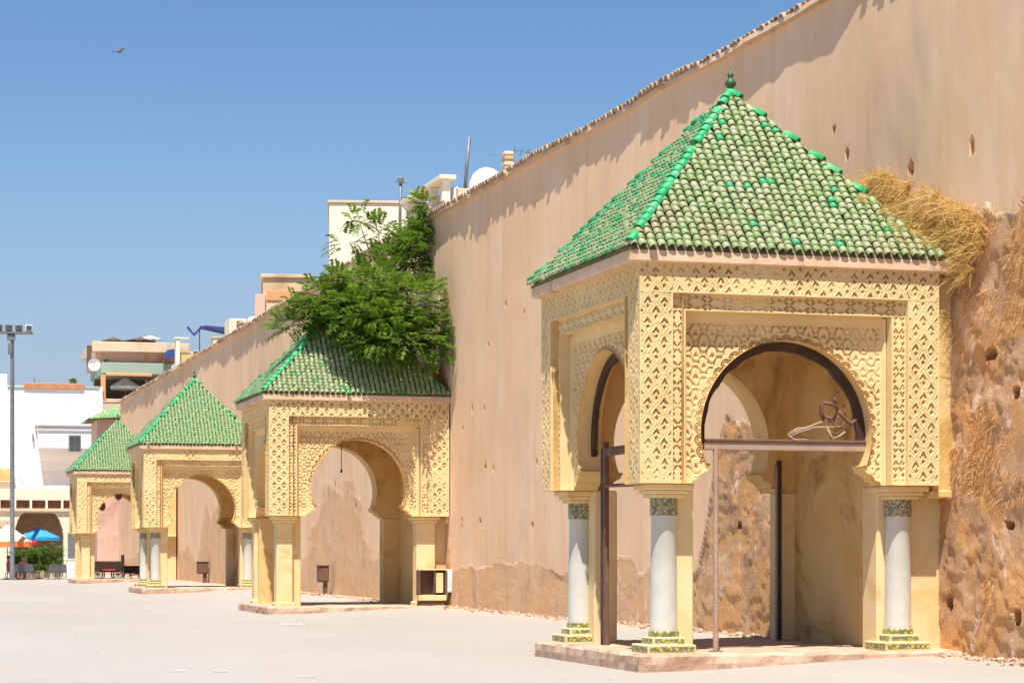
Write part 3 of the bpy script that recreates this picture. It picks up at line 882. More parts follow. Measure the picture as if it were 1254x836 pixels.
H0 = dict(top=5.45, t1=5.06, t2=4.835, bot=2.513, plinth=0.235, apex=8.24)
pv1 = pavilion(0, 'nearest pavilion, tallest in view, with grey marble columns and an iron gate frame', 9.81, 14.19, 28.28, 32.86, 0.0125, True, True, H0)
pv2 = pavilion(1, 'pavilion with a leafy tree growing over its green roof, second from the right', 9.68, 14.40, 56.61, 61.06, 0.022, False, False, dict(H0, plinth=0.20))
pv3 = pavilion(2, 'third pavilion from the right, between the tree-topped one and the farthest one', 9.77, 14.20, 84.94, 89.40, 0.036, True, False, H0)
pv4 = pavilion(3, 'farthest pavilion at left beside the cafe umbrellas, dark cart seen behind its piers', 9.74, 14.20, 113.27, 117.8, 0.045, False, False, H0)

# ================================================================ iron gate frames inside the nearest pavilion
def arch_ring(arch, f, a0, a1, w, th, seed):
    V = []; F = []; N = 46
    for k in range(N + 1):
        a = a0 + (a1 - a0) * k / N
        ri = arch.r - w * (0.85 + 0.35 * float(fbm(np.array([k * 0.5]), np.array([seed]), 3, 7)[0] * 1.0))
        for (r, d) in ((arch.r - 0.004, 0), (arch.r - 0.004, th), (ri, th), (ri, 0)):
            V.append(f(arch.uc + r * math.cos(a), d, arch.vc + r * math.sin(a)))
    for k in range(N):
        for i in range(4):
            j = (i + 1) % 4
            F.append((k * 4 + i, k * 4 + j, k * 4 + 4 + j, k * 4 + 4 + i))
    F.append((3, 2, 1, 0)); F.append((N * 4, N * 4 + 1, N * 4 + 2, N * 4 + 3))
    return MB().add(V, F)
W1, L1 = 4.38, 4.58
aN = Arch(W1 * 0.5 + 0.03, 1.26, 3.225, 2.80, 2.513, 1.40); aF = Arch(L1 * 0.5, 1.26, 3.225, 2.80, 2.513, 1.40)
YF = 0.46
def loc1(px, py, yy=YF):
    p = on_y(px, py, 28.28 + yy); return (p.x - 9.81, p.y - 28.28, p.z)
g = arch_ring(aN, lambda u, d, v: (u, YF + d, v), R(-8), R(188), 0.13, 0.07, 1.0).build('gate_frame', M['darkwood'], pv1)
b0 = loc1(862, 546); b1 = loc1(1066, 547)
MB().rbox(b0[0], b1[0], YF - 0.03, YF + 0.06, 2.985, 3.105, 0.012).build('beam', M['paleiron'], g)
MB().rbox(b0[0], b1[0] + 0.03, YF - 0.05, YF + 0.02, 3.10, 3.14, 0.008).build('beam_cap', M['rust'], g)
p0 = loc1(876.5, 700)
MB().tube([(p0[0], YF, 0.20), (p0[0], YF, 3.0)], 0.038, 10).build('post', M['paleiron'], g, smooth='auto')
MB().rbox(p0[0] - 0.08, p0[0] + 0.08, YF - 0.08, YF + 0.08, 0.22, 0.25, 0.008).build('foot_plate', M['rust'], g)
def cr(*pts): return [loc1(850 + x / 5.226, 400 + y / 5.226, YF + 0.02) for (x, y) in pts]
for (pts, r, m_) in (([(600, 690), (720, 645), (850, 596)], .014, 'paleiron'), ([(600, 690), (660, 650), (780, 644), (960, 640)], .013, 'paleiron'), ([(600, 690), (640, 722), (745, 722)], .013, 'paleiron'),
                     ([(612, 700), (700, 665), (800, 640)], .012, 'paleiron'), ([(690, 690), (745, 722)], .012, 'rust'), ([(850, 645), (885, 718), (930, 700), (965, 672)], .015, 'paleiron'), ([(870, 668), (905, 690), (965, 650)], .012, 'rust'),
                     ([(828, 600), (815, 545), (815, 508), (832, 486), (870, 492), (905, 500), (918, 535), (902, 575), (868, 590), (842, 575)], .024, 'rust'),
                     ([(888, 450), (905, 470), (900, 495)], .026, 'rust'), ([(918, 535), (945, 565), (975, 600), (1005, 622), (1030, 600), (1046, 588)], .024, 'rust'), ([(960, 498), (966, 545), (972, 595)], .012, 'rust'),
                     ([(930, 580), (895, 592), (890, 625), (915, 645), (950, 640), (965, 610)], .016, 'rust'), ([(842, 575), (850, 600), (880, 610)], .013, 'rust')):
    MB().tube(cr(*pts), r * 1.15, 6).build('scrollwork', M[m_], g, smooth=True)
g2 = arch_ring(aF, lambda u, d, v: (YF + d, L1 - u, v), R(80), R(190), 0.12, 0.07, 4.0).build('gate_frame', M['darkwood'], pv1)
MB().rbox(YF - 0.03, YF + 0.04, 2.80, 2.90, 0.2, 3.2, 0.01).build('post', M['rust'], g2)
MB().rbox(YF - 0.02, YF + 0.02, 2.94, 3.03, 0.2, 3.1, 0.008).build('post', M['darkwood'], g2)
MB().rbox(YF - 0.04, YF + 0.05, 1.75, 2.86, 2.99, 3.11, 0.012).build('beam', M['rust'], g2)
MB().tube([(YF, 2.86, 2.56), (YF - 0.02, 1.1, 2.53)], 0.03, 6).build('crossbar', M['rust'], g2)
MB().tube([(YF + .2, L1 / 2 + .3, 4.1), (YF + .2, L1 / 2 + .3, 4.5)], 0.012, 5).build('lamp_hook', M['rust'], g2)

MB().rbox(3.60, 3.66, L1 - 0.70, L1 - 0.64, 0.2, 3.0, 0.008).build('post', M['darkwood'], g)
MB().rbox(3.565, 3.598, L1 - 0.69, L1 - 0.65, 0.2, 2.9, 0.006).build('post', M['paleiron'], g)
# ================================================================ plants
def leaf_mat(name, c1, c2, tr):
    n = NT(name)
    c = n.ramp(n.attr('rnd'), [(0.0, c1), (1.0, c2)])
    n.out(c, 0.55, 0, 0.3)
    t = n.node('ShaderNodeBsdfTranslucent'); n.l(c, t.inputs['Color'])
    mx = n.node('ShaderNodeMixShader'); mx.inputs[0].default_value = tr
    o = n.n['Material Output']
    n.l(n.b.outputs[0], mx.inputs[1]); n.l(t.outputs[0], mx.inputs[2]); n.l(mx.outputs[0], o.inputs['Surface'])
    return n.m
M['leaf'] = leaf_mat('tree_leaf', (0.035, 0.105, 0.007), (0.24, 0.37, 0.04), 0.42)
M['straw'] = leaf_mat('dry_straw', (0.55, 0.34, 0.09), (0.86, 0.64, 0.26), 0.35)
M['straw2'] = leaf_mat('rusty_dry_creeper', (0.48, 0.25, 0.08), (0.78, 0.50, 0.21), 0.25)
M['bark'] = worn('bark', (0.12, 0.08, 0.05), (0.20, 0.14, 0.09), 8, bump=0.6)
def rv(): return Vector((random.gauss(0, 1), random.gauss(0, 1), random.gauss(0, 1))).normalized()

def compound_leaf(VV, FF, RR, p, d, ln, pairs, lw, shade):
    side = d.cross(Vector((0, 0, 1)))
    side = side.normalized() if side.length > 1e-3 else Vector((1, 0, 0))
    up = side.cross(d).normalized()
    for k in range(pairs):
        t = (k + 0.8) / pairs
        c = p + d * (ln * t) - Vector((0, 0, 1)) * (0.28 * ln * t * t)
        for sgn in (-1, 1):
            a = (side * sgn * 0.9 + d * 0.45 - Vector((0, 0, 0.25)) + rv() * 0.15).normalized()
            L_ = lw * (1.0 - 0.35 * abs(t - 0.45)) * (0.8 + 0.4 * random.random())
            w = a.cross(up).normalized() * L_ * 0.21
            b = len(VV)
            VV += [c, c + a * L_ * 0.45 + w, c + a * L_ - Vector((0, 0, 0.12 * L_)), c + a * L_ * 0.45 - w]
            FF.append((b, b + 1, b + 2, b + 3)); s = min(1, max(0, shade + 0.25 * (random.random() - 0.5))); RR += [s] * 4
def make_tree():
    root_p = Vector((13.95, 60.2, 6.1))
    t = thing('tree', 'leafy green tree sprouting from the wall above a tiled roof', 'tree', root_p)
    clusters = [(440, 388, 59.6, 44, 1), (478, 402, 58.8, 40, 1), (503, 372, 59.0, 40, 1), (455, 356, 60.0, 40, .9), (408, 378, 60.0, 34, 1), (378, 384, 60.2, 26, 1), (354, 400, 60.3, 14, 1), (520, 408, 58.6, 26, 1), (495, 420, 58.4, 28, 1),
                (532, 425, 58.4, 13, 1), (494, 330, 59.3, 34, 1), (508, 304, 59.2, 27, 1), (512, 282, 59.2, 20, 1), (522, 250, 59.0, 14, .9), (440, 272, 60.5, 20, .30), (464, 286, 60.5, 22, .32), (428, 298, 60.5, 17, .30), (476, 318, 60.2, 22, .8), (420, 350, 60.2, 24, .9), (392, 360, 60.2, 18, .8), (462, 420, 58.8, 22, 1), (440, 410, 59.0, 20, 1)]
    VV = []; FF = []; RR = []
    tr = MB()
    hub = Vector((13.2, 58.6, 8.3))
    tr.tube([root_p, root_p + Vector((-0.15, -0.1, 0.6)), hub], [0.19, 0.15, 0.11], 7)
    for (px, py, Y, r, dens) in clusters:
        Y = Y - (2.4 if py > 335 else 0.6) + 0.5 * random.random(); c = on_y(px, py, Y); rm = r / 2750 * 61.5
        mid = hub.lerp(c, 0.5) + Vector((0, 0, -0.15)) + rv() * 0.15
        tr.tube([hub, mid, c], [0.06, 0.035, 0.012], 5)
        nl = int(0.088 * r * r * dens) + 8
        for k in range(nl):
            d = rv(); d.z = d.z * 0.8 + 0.12
            rr = rm * (0.25 + 0.75 * random.random() ** 0.5)
            p = c + Vector((d.x, d.y, d.z * 0.8)) * rr
            if p.x > 14.3: p.x = 14.3 - 0.3 * random.random()
            out = (d * 0.8 + Vector((0, -0.25, 0.05)) + rv() * 0.45).normalized()
            sh = 0.25 + 0.45 * random.random() + 0.25 * d.z  # upper leaves of each clump coloured lighter, sunlight put into the leaf colour
            compound_leaf(VV, FF, RR, p, out, 0.40 + 0.16 * random.random(), 7, 0.16, sh)
            if k % 9 == 0: tr.tube([c, p, p + out * 0.3], [0.012, 0.008, 0.004], 4)
    inv = Matrix.Translation(-root_p)
    cr_ = obj('crown', mesh('crown', [tuple(v) for v in VV], FF, M['leaf'], False, {'rnd': RR}), t); cr_.matrix_parent_inverse = inv
    k = tr.build('trunk', M['bark'], t, smooth=True); k.matrix_parent_inverse = inv
make_tree()

def tuft_mesh(name, spots, m, seg=3):
    """spots: (base point, direction, length, width)"""
    VV = []; FF = []; RR = []
    for (p, d, ln, w) in spots:
        s = d.cross(rv()).normalized() * w
        bend = Vector((random.gauss(0, .25), random.gauss(0, .25), -0.35 - 0.3 * random.random())) * ln
        b = len(VV); r = random.random()
        for k in range(seg + 1):
            t = k / seg
            q = p + d * (ln * t) + bend * (t * t)
            ww = s * (1 - 0.85 * t)
            VV += [tuple(q - ww), tuple(q + ww)]; RR += [r, r]
        for k in range(seg): FF.append((b + 2 * k, b + 2 * k + 1, b + 2 * k + 3, b + 2 * k + 2))
    return mesh(name, VV, FF, m, False, {'rnd': RR})
def tuft(name, label, spots, m, cat='grass'):
    return tag(obj(name, tuft_mesh(name, spots, m)), label, cat, kind='stuff')
# dry grass in the valley between the nearest roof and the wall
sp = []
def in_poly(x, y, pg):
    c = False
    for (a, b), (d, e) in zip(pg, pg[1:] + pg[:1]):
        if (b > y) != (e > y) and x < (d - a) * (y - b) / (e - b) + a: c = not c
    return c
pg = [(1036, 222), (1060, 204), (1096, 205), (1146, 230), (1192, 250), (1214, 290), (1190, 335), (1150, 325), (1120, 296), (1080, 258)]
nt = 0
while nt < 210:
    x, y = 1030 + 190 * random.random(), 200 + 140 * random.random()
    if not in_poly(x, y, pg): continue
    nt += 1
    root = on_x(x, y + 9, 14.42); big = 0.35 + 0.65 * random.random() ** 1.6
    axis = (Vector((-0.55, -0.15, 0.55)) + rv() * 0.45).normalized()
    for k in range(int(12 + 36 * big)):
        sp.append((root + rv() * 0.05 * big, (axis + rv() * 0.75).normalized(), (0.10 + 0.40 * random.random() ** 1.4) * (0.45 + 0.75 * big), 0.0055))
for (hx, hy) in [(1062, 248), (1080, 262), (1092, 268), (1100, 280), (1112, 284), (1118, 296), (1128, 300), (1134, 306), (1108, 300), (1090, 284), (1140, 312), (1122, 308)]:
    for k in range(3):
        root = on_y(hx + random.gauss(0, 5), hy + random.gauss(0, 4), 28.32 + 0.9 * max(0.0, (308 - hy) / 90.0)); root.z += 0.02
        for q_ in range(26): sp.append((root + rv() * 0.05, (Vector((-0.1, -0.2, 0.55)) + rv() * 0.8).normalized(), 0.06 + 0.22 * random.random() ** 1.5, 0.005))
for k in range(900):
    y = 28.3 + 1.6 * random.random(); x = 14.3 - abs(random.gauss(0, 0.30))
    sp.append((Vector((x, y, 5.66 + max(0, min(14.2 - x, y - 28.2)) * 1.0)), (Vector((-0.3, -0.35, 0.7)) + rv() * 0.6).normalized(), 0.10 + 0.2 * random.random(), 0.006))
tuft('dry_grass', 'yellow dry grass clump between the nearest green roof and the wall', sp, M['straw'])
sp = []
pg2 = [(488, 452), (520, 442), (546, 448), (556, 476), (556, 494), (530, 490), (505, 480)]
nt = 0
while nt < 60:
    x, y = 485 + 75 * random.random(), 440 + 56 * random.random()
    if not in_poly(x, y, pg2): continue
    nt += 1
    root = on_y(x, y + 4, 56.75 + 1.2 * max(0.0, (488 - y) / 48)); big = 0.4 + 0.6 * random.random()
    for k in range(int(10 + 24 * big)):
        sp.append((root + rv() * 0.08, (Vector((-0.2, -0.3, 0.6)) + rv() * 0.75).normalized(), (0.12 + 0.36 * random.random()) * (0.5 + 0.6 * big), 0.009))
tuft('dry_grass', 'dry grass on the roof edge under the green tree', sp, M['straw'])
sp = []
for k in range(22000):
    y = 25.0 + 4.4 * random.random(); z = 0.3 + 6.0 * random.random()
    w = float(fbm(np.array([y * 1.1]), np.array([z * 1.0]), 4, 333)[0]) + (0.17 if z > 4.5 else 0) + (0.10 if 2.3 < z < 3.1 else 0) - (0.3 if z < 2.2 else 0) - (0.07 if 3.1 < z < 4.5 else 0) - (0.10 if y > 28.4 else 0)
    if w < 0.53: continue
    sp.append((Vector((14.46, y, z)), (Vector((-0.42, -0.1, -0.3)) + rv() * 0.75).normalized(), 0.05 + 0.09 * random.random(), 0.006))
tuft('dry_creeper', 'rust-coloured dry creeper clinging to the eroded wall at the right edge', sp, M['straw2'], 'creeper')
# rubble along the foot of the wall
VV = []; FF = []
def pebble(p, s):
    b = len(VV); q = Matrix.Rotation(random.random() * 6.28, 3, 'Z') @ Matrix.Rotation(random.random(), 3, 'X')
    for (x, y, z) in ((1, 0, 0), (0, 1, 0), (-1, 0, 0), (0, -1, 0), (0, 0, .7), (0, 0, -.7), (.6, .6, .35), (-.6, .6, .3), (-.6, -.6, .35), (.6, -.6, .3)):
        VV.append(tuple(p + q @ Vector((x, y, z)) * s * (0.75 + 0.5 * random.random())))
    for f in ((4, 0, 6), (4, 6, 1), (4, 1, 7), (4, 7, 2), (4, 2, 8), (4, 8, 3), (4, 3, 9), (4, 9, 0), (0, 5, 6), (6, 5, 1), (1, 5, 7), (7, 5, 2), (2, 5, 8), (8, 5, 3), (3, 5, 9), (9, 5, 0)):
        FF.append(tuple(i + b for i in f))
for k in range(1500):
    y = 24 + 58 * random.random() ** 1.4
    if any(py - 0.2 < y < py + 4.7 for py in PAV_Y): 
        if random.random() < 0.8: continue
    x = 14.36 - abs(random.gauss(0, 0.22)); s = 0.015 + 0.05 * random.random() ** 3
    pebble(Vector((x, y, ground_h(x) + s * 0.3)), s)
for k in range(45):
    x = 3 + 11 * random.random(); y = 22 + 35 * random.random(); pebble(Vector((x, y, ground_h(x) + 0.004)), 0.006 + 0.012 * random.random())
tag(obj('rubble', mesh('rubble', VV, FF, M['stone'])), 'crumbled plaster and stones along the foot of the wall', 'rubble', kind='stuff')
# worn painted dashes on the paving
M['paint'] = worn('white_paint', (0.40, 0.385, 0.36), (0.46, 0.45, 0.43), 6, (0.37, 0.34, 0.31), 0.52)
grd = bpy.data.objects['ground']
for (pa, pb, py) in ((201, 229, 821), (262, 279, 822), (363, 386, 828), (343, 371, 764)):
    z0 = FPX * EYE / (py + 1.1 - HOR); z1 = FPX * EYE / (py - 1.1 - HOR)
    q = [(ray(pa) * z0, z0), (ray(pb) * z0, z0), (ray(pb) * z1, z1), (ray(pa) * z1, z1)]
    MB().add([(X * CT + Z * ST, -X * ST + Z * CT, 0.004) for (X, Z) in q], [(0, 1, 2, 3)]).build('painted_dash', M['paint'], grd)

# ================================================================ cabinets and boxes by the pavilions
M['boxbrown'] = worn('brown_box_paint', (0.12, 0.065, 0.045), (0.19, 0.10, 0.07), 5, (0.26, 0.17, 0.11), 0.66)
M['boxwhite'] = worn('white_box_paint', (0.68, 0.66, 0.62), (0.78, 0.76, 0.72), 5, (0.5, 0.42, 0.32), 0.66)
def meter_box(px0, px1, y0, y1, Y, label):
    a = on_y(px0, y1, Y); b = on_y(px1, y0, Y); gz = 0.15
    t = thing('meter_box', label, 'utility box', ((a.x + b.x) / 2, Y, gz), 0, 'brown meter boxes on the far wall')
    w = (b.x - a.x) / 2; h = b.z - gz
    MB().rbox(-w, w, 0, 0.3, h * 0.45, h, 0.02).build('housing', M['boxbrown'], t)
    MB().rbox(-w * 0.86, w * 0.86, -0.012, 0.0, h * 0.50, h * 0.96, 0.004).build('door', M['rust'], t)
    MB().rbox(w * 0.1, w * 0.8, 0.08, 0.25, 0.0, h * 0.46, 0.01).build('stand', M['boxbrown'], t)
    MB().rbox(-w * 1.1, w * 1.1, -0.04, 0.32, h, h + 0.04, 0.008).build('lid', M['rust'], t)
meter_box(390, 403, 693, 731, 73.6, 'dark brown meter box seen through the arch of the tree-topped pavilion')
meter_box(242, 255, 688, 715, 102.5, 'dark brown meter box seen through the arch of the third pavilion')
a = on_y(513, 735, 56.5); b = on_y(547, 696, 56.5)
t = thing('display_cabinet', 'open-fronted brown wall cabinet with cream frame at the foot of a pier', 'cabinet', (a.x, 56.5, 0.2))
w, z0, z1 = b.x - a.x, a.z - 0.2, b.z - 0.2
MB().box(0.03, w - 0.03, 0.26, 0.30, z0 + 0.14, z1 - 0.03).build('back_panel', M['boxbrown'], t)
MB().rbox(0, w, 0, 0.30, z1 - 0.04, z1, 0.008).build('top_panel', M['pier'], t)
MB().rbox(0, w, 0, 0.30, z0, z0 + 0.14, 0.008).build('base_panel', M['pier'], t)
for x in (0, w - 0.04): MB().rbox(x, x + 0.04, 0, 0.30, z0 + 0.14, z1 - 0.04, 0.006).build('side_panel', M['boxbrown'], t)
MB().rbox(w * 0.56, w * 0.60, 0.0, 0.26, z0 + 0.14, z1 - 0.04, 0.004).build('divider', M['boxbrown'], t)
MB().rbox(w * 0.63, w - 0.08, 0.03, 0.2, z0 + 0.2, z1 - 0.1, 0.01).build('inner_box', M['pier'], t)
MB().box(0.05, w - 0.05, 0.04, 0.28, 0.0, z0).build('foot', M['boxbrown'], t)
a = on_y(548.5, 725, 56.45); b = on_y(560, 697, 56.45)
t = thing('junction_box', 'white junction box on a short post beside the open brown cabinet', 'utility box', (a.x, 56.45, 0.18))
MB().rbox(0, b.x - a.x, 0, 0.22, a.z - 0.18, b.z - 0.18, 0.02).build('housing', M['boxwhite'], t)
MB().rbox(0.03, b.x - a.x - 0.03, -0.008, 0.0, a.z - 0.13, b.z - 0.24, 0.003).build('door', M['boxwhite'], t)
MB().rbox(0.06, 0.16, 0.06, 0.18, 0, a.z - 0.18, 0.008).build('post', M['rust'], t)

# ================================================================ houses behind the wall
def house(name, label, cat, px0, px1, ytop, Y, depth, m, group=None, rz=0.0):
    """box house whose sunny side fills the given pixels; returns (root, width, height)"""
    a = on_y(px0, ytop, Y); b = on_y(px1, ytop, Y)
    t = thing(name, label, cat, (a.x, Y, 0), rz, group)
    w, h = b.x - a.x, (a.z + b.z) / 2
    MB().rbox(0, w, 0, depth, 0, h, 0.03).build('walls', m, t)
    return t, w, h
M['pinkwall'] = worn('pink_limewash', (0.62, 0.40, 0.30), (0.70, 0.48, 0.37), 0.7, (0.5, 0.31, 0.22), 0.62)
M['orange'] = worn('orange_limewash', (0.66, 0.30, 0.13), (0.72, 0.37, 0.18), 0.8)
M['greenwall'] = worn('grey_green_paint', (0.28, 0.36, 0.28), (0.35, 0.42, 0.33), 0.8)
M['terra'] = worn('terracotta', (0.46, 0.20, 0.10), (0.56, 0.27, 0.15), 3)
M['tan'] = worn('tan_plaster', (0.62, 0.46, 0.30), (0.72, 0.56, 0.38), 0.9, (0.48, 0.33, 0.2), 0.6)
M['grey'] = worn('grey_metal', (0.16, 0.17, 0.18), (0.24, 0.25, 0.26), 4, rough=0.5, metal=0.3)
M['glass'] = worn('dark_window_glass', (0.05, 0.055, 0.06), (0.09, 0.095, 0.10), 1.5, rough=0.15, spec=0.5)
M['canvas'] = worn('pale_canvas', (0.66, 0.64, 0.60), (0.76, 0.74, 0.70), 2)
M['tarp'] = worn('brown_tarpaulin', (0.10, 0.065, 0.05), (0.16, 0.10, 0.075), 2)
M['bluetarp'] = worn('blue_tarpaulin', (0.035, 0.055, 0.20), (0.06, 0.09, 0.28), 2)
M['ltgreen'] = worn('green_plastic', (0.02, 0.22, 0.06), (0.04, 0.30, 0.09), 2, rough=0.4)

t, w, h = house('house', 'cream house with a blank sunlit wall rising behind the tree', 'house', 403, 520, 251, 86, 9, M['cream'], rz=-R(11.5))
MB().rbox(-0.06, w + 0.06, -0.06, 9.06, h, h + 0.10, 0.02).build('parapet_cap', M['tan'], t)
t, w, h = house('house', 'low tan house with a flat parapet, left of the cream house', 'house', 322, 379, 341, 98, 8, M['tan'], rz=-R(9.5))
MB().rbox(-0.1, w + 0.1, -0.1, 8.1, h, h + 0.16, 0.02).build('parapet_cap', M['tan'], t)
MB().rbox(0.15, w * 0.75, -0.05, 0.02, h - 1.0, h - 0.55, 0.01).build('patch', M['orange'], t)
MB().rbox(-0.35, 0.10, -0.2, 2.2, 0, h - 0.75, 0.02).build('annex_wall', M['pinkwall'], t)
t, w, h = house('house', 'tan terrace house with posts just above the wall top, right of the tree', 'house', 545, 600, 246, 63.5, 5.5, M['tan'])
for k in range(4):
    MB().rbox(-0.05, 0.20, 0.15 + 1.45 * k, 0.40 + 1.45 * k, h, h + 0.62, 0.02).build('terrace_post', M['cream'], t)
MB().rbox(-0.15, 0.35, 0.0, 5.2, h + 0.62, h + 0.74, 0.02).build('beam', M['cream'], t)
MB().rbox(0.35, w, 0.1, 0.3, h, h + 0.38, 0.02).build('parapet', M['tan'], t)
MB().rbox(0.30, 0.42, 0.1, 5.2, h, h + 0.45, 0.02).build('parapet', M['canvas'], t)
p = on_y(596, 236, 62.5)
t = thing('water_tank', 'white domed water tank above the wall beside a leaning pole', 'tank', (p.x, 62.5, 0))
MB().rbox(-0.7, 1.6, -0.5, 1.5, 0, p.z - 0.05, 0.03).build('base', M['cream'], t)
MB().lathe([(0.50, 0.0), (0.52, 0.1), (0.50, 0.35), (0.40, 0.58), (0.24, 0.72), (0.06, 0.78)], 20, (0, 0, p.z - 0.06)).build('dome', M['white'], t, smooth='auto')
MB().rbox(0.35, 0.95, -0.2, 0.5, p.z - 0.06, p.z + 0.26, 0.06).build('side_tank', M['white'], t)
def pole(label, pts, Y, r, cat='pole', name='pole'):
    q = [on_y(x, y, Y) for (x, y) in pts]
    base = Vector((q[0].x, Y, 0))
    t = thing(name, label, cat, base)
    MB().tube([(v.x - base.x, 0, v.z) for v in q], r, 6).build('shaft', M['grey'], t, smooth=True)
    return t, [Vector((v.x - base.x, 0, v.z)) for v in q]
t, q = pole('dark pole leaning right against the sky above the tan terrace', [(569, 240), (571.5, 205), (575, 168)], 64.5, 0.055)
t2, q2 = pole('thin dark mast with a small head above the cream house', [(489.5, 300), (490, 260), (490.5, 224)], 84, 0.06, 'mast', 'mast')
MB().lathe([(0.03, -0.05), (0.12, 0.0), (0.13, 0.16), (0.05, 0.24)], 10, tuple(q2[-1])).build('mast_head', M['grey'], t2)
MB().tube([q2[-1] + Vector((-0.25, 0, 0.05)), q2[-1] + Vector((0.28, 0, 0.02))], 0.025, 5).build('arm', M['grey'], t2)
p = on_y(622, 214, 61); p2 = on_y(622, 186, 61)
t = thing('chimney_pillar', 'rough brick pillar on the wall skyline beside the television antenna', 'pillar', (p.x, 61, 0))
MB().rbox(-0.13, 0.13, -0.13, 0.13, 0, p2.z, 0.02).build('shaft', M['tan'], t)
for k in range(5): MB().rbox(-0.15, 0.15, -0.15, 0.15, p2.z - 0.10 - 0.15 * k, p2.z - 0.03 - 0.15 * k, 0.012).build('brick_course', M['terra'] if k % 2 else M['tan'], t)
base = on_y(646, 200, 60); tp = on_y(646, 184, 60)
t = thing('antenna', 'television antenna with thin rods on the wall skyline', 'antenna', (base.x, 60, 0))
MB().tube([(0, 0, 0), (0, 0, tp.z)], 0.018, 5).build('mast', M['grey'], t)
MB().tube([(-0.42, 0, tp.z - 0.02), (0.5, 0, tp.z - 0.12)], 0.014, 5).build('boom', M['grey'], t)
for k in range(5): MB().tube([(-0.38 + 0.2 * k, -0.1, tp.z + 0.06 - .02 * k), (-0.38 + 0.2 * k, 0.1, tp.z - 0.12 - .02 * k)], 0.009, 4).build('rod', M['grey'], t)
MB().tube([(-0.4, 0, tp.z - 0.30), (0.3, 0, tp.z - 0.34)], 0.010, 4).build('rail', M['grey'], t)
A_, B_ = on_y(574.6, 169, 64.5), on_y(620, 187, 61)
tag(MB().tube([A_.lerp(B_, k / 8) - Vector((0, 0, 0.25 * (1 - (2 * k / 8 - 1) ** 2))) for k in range(9)], 0.010, 4).build('cable', M['grey']), 'thin cable slung from the leaning pole to the brick pillar', 'cable')
# small things on the roofs along the wall, left of the tan house
p = on_y(229, 446, 126); pt_ = on_y(229, 415, 126)
t = thing('roof_kiosk', 'cream rooftop stair hut with an open ochre front above the wall', 'hut', (p.x, 126, 0))
MB().box(-0.6, 1.3, 0.6, 2.2, 0, p.z + 0.1).build('walls', M['cream'], t)
MB().rbox(-0.62, -0.38, 0.0, 0.5, 0, pt_.z, 0.02).build('pillar', M['cream'], t); MB().rbox(1.2, 1.42, 0.0, 0.5, 0, pt_.z - 0.35, 0.02).build('pillar', M['cream'], t)
MB().box(-0.38, 1.2, 0.3, 0.4, 0, pt_.z - 0.8).build('panel', M['plain'], t)
MB().rbox(-0.7, 0.1, -0.05, 0.55, pt_.z, pt_.z + 0.08, 0.01).build('lintel', M['cream'], t)
p = on_y(262, 412, 117)
t = thing('roof_awning', 'folded dark blue awning on thin legs over the wall skyline', 'awning', (p.x, 117, 0))
MB().tube([(-0.75, 0, 0), (-0.75, 0, p.z + 0.35)], 0.03, 5).build('leg', M['grey'], t); MB().tube([(0.9, 0, 0), (0.9, 0, p.z + 0.35)], 0.03, 5).build('leg', M['grey'], t)
MB().add([(-1.0, -0.6, p.z + 0.15), (-0.55, -0.6, p.z + 0.52), (1.2, -0.6, p.z + 0.40), (1.2, 0.8, p.z + 0.46), (-0.55, 0.8, p.z + 0.58), (-1.0, 0.8, p.z + 0.2), (-1.0, -0.6, p.z + 0.10), (-0.55, -0.6, p.z + 0.44), (1.2, -0.6, p.z + 0.10), (1.2, 0.8, p.z + 0.10), (-0.55, 0.8, p.z + 0.44), (-1.0, 0.8, p.z + 0.12)],
         [(0, 1, 4, 5), (1, 2, 3, 4), (0, 6, 7, 1), (1, 7, 8, 2), (2, 8, 9, 3), (5, 4, 10, 11), (4, 3, 9, 10), (6, 11, 10, 7), (7, 10, 9, 8), (0, 5, 11, 6)]).build('canopy', M['bluetarp'], t)
MB().tube([(-1.45, -0.5, p.z + 0.42), (-1.1, -0.5, p.z + 0.0), (-0.7, -0.5, p.z + 0.48)], 0.07, 6).build('folded_edge', M['bluetarp'], t)
p = on_y(291, 402, 108); pt_ = on_y(291, 390, 108)
t = thing('roof_room', 'small cream rooftop room with a dark doorway on the wall skyline', 'hut', (p.x, 108, 0))
MB().rbox(-0.4, 0.45, 0, 1.6, 0, pt_.z, 0.04).build('walls', M['cream'], t)
MB().box(-0.05, 0.25, -0.02, 0.03, pt_.z - 0.5, pt_.z - 0.12).build('door', M['tarp'], t)
p = on_y(312, 388, 104)
t = thing('roof_clutter', 'pale bundled sheets heaped on the roof edge by the tan house', 'bundle', (p.x, 104, 0))
MB().rbox(-0.3, 1.2, 0, 1.5, 0, p.z - 0.25, 0.04).build('roof_edge', M['tan'], t)
MB().lathe([(0.28, 0), (0.33, 0.1), (0.25, 0.26), (0.1, 0.32)], 9, (0.0, 0.3, p.z - 0.27)).build('bundle', M['canvas'], t); MB().lathe([(0.22, 0), (0.26, 0.1), (0.15, 0.3), (0.05, 0.34)], 8, (0.5, 0.35, p.z - 0.27)).build('bundle', M['tarp'], t)

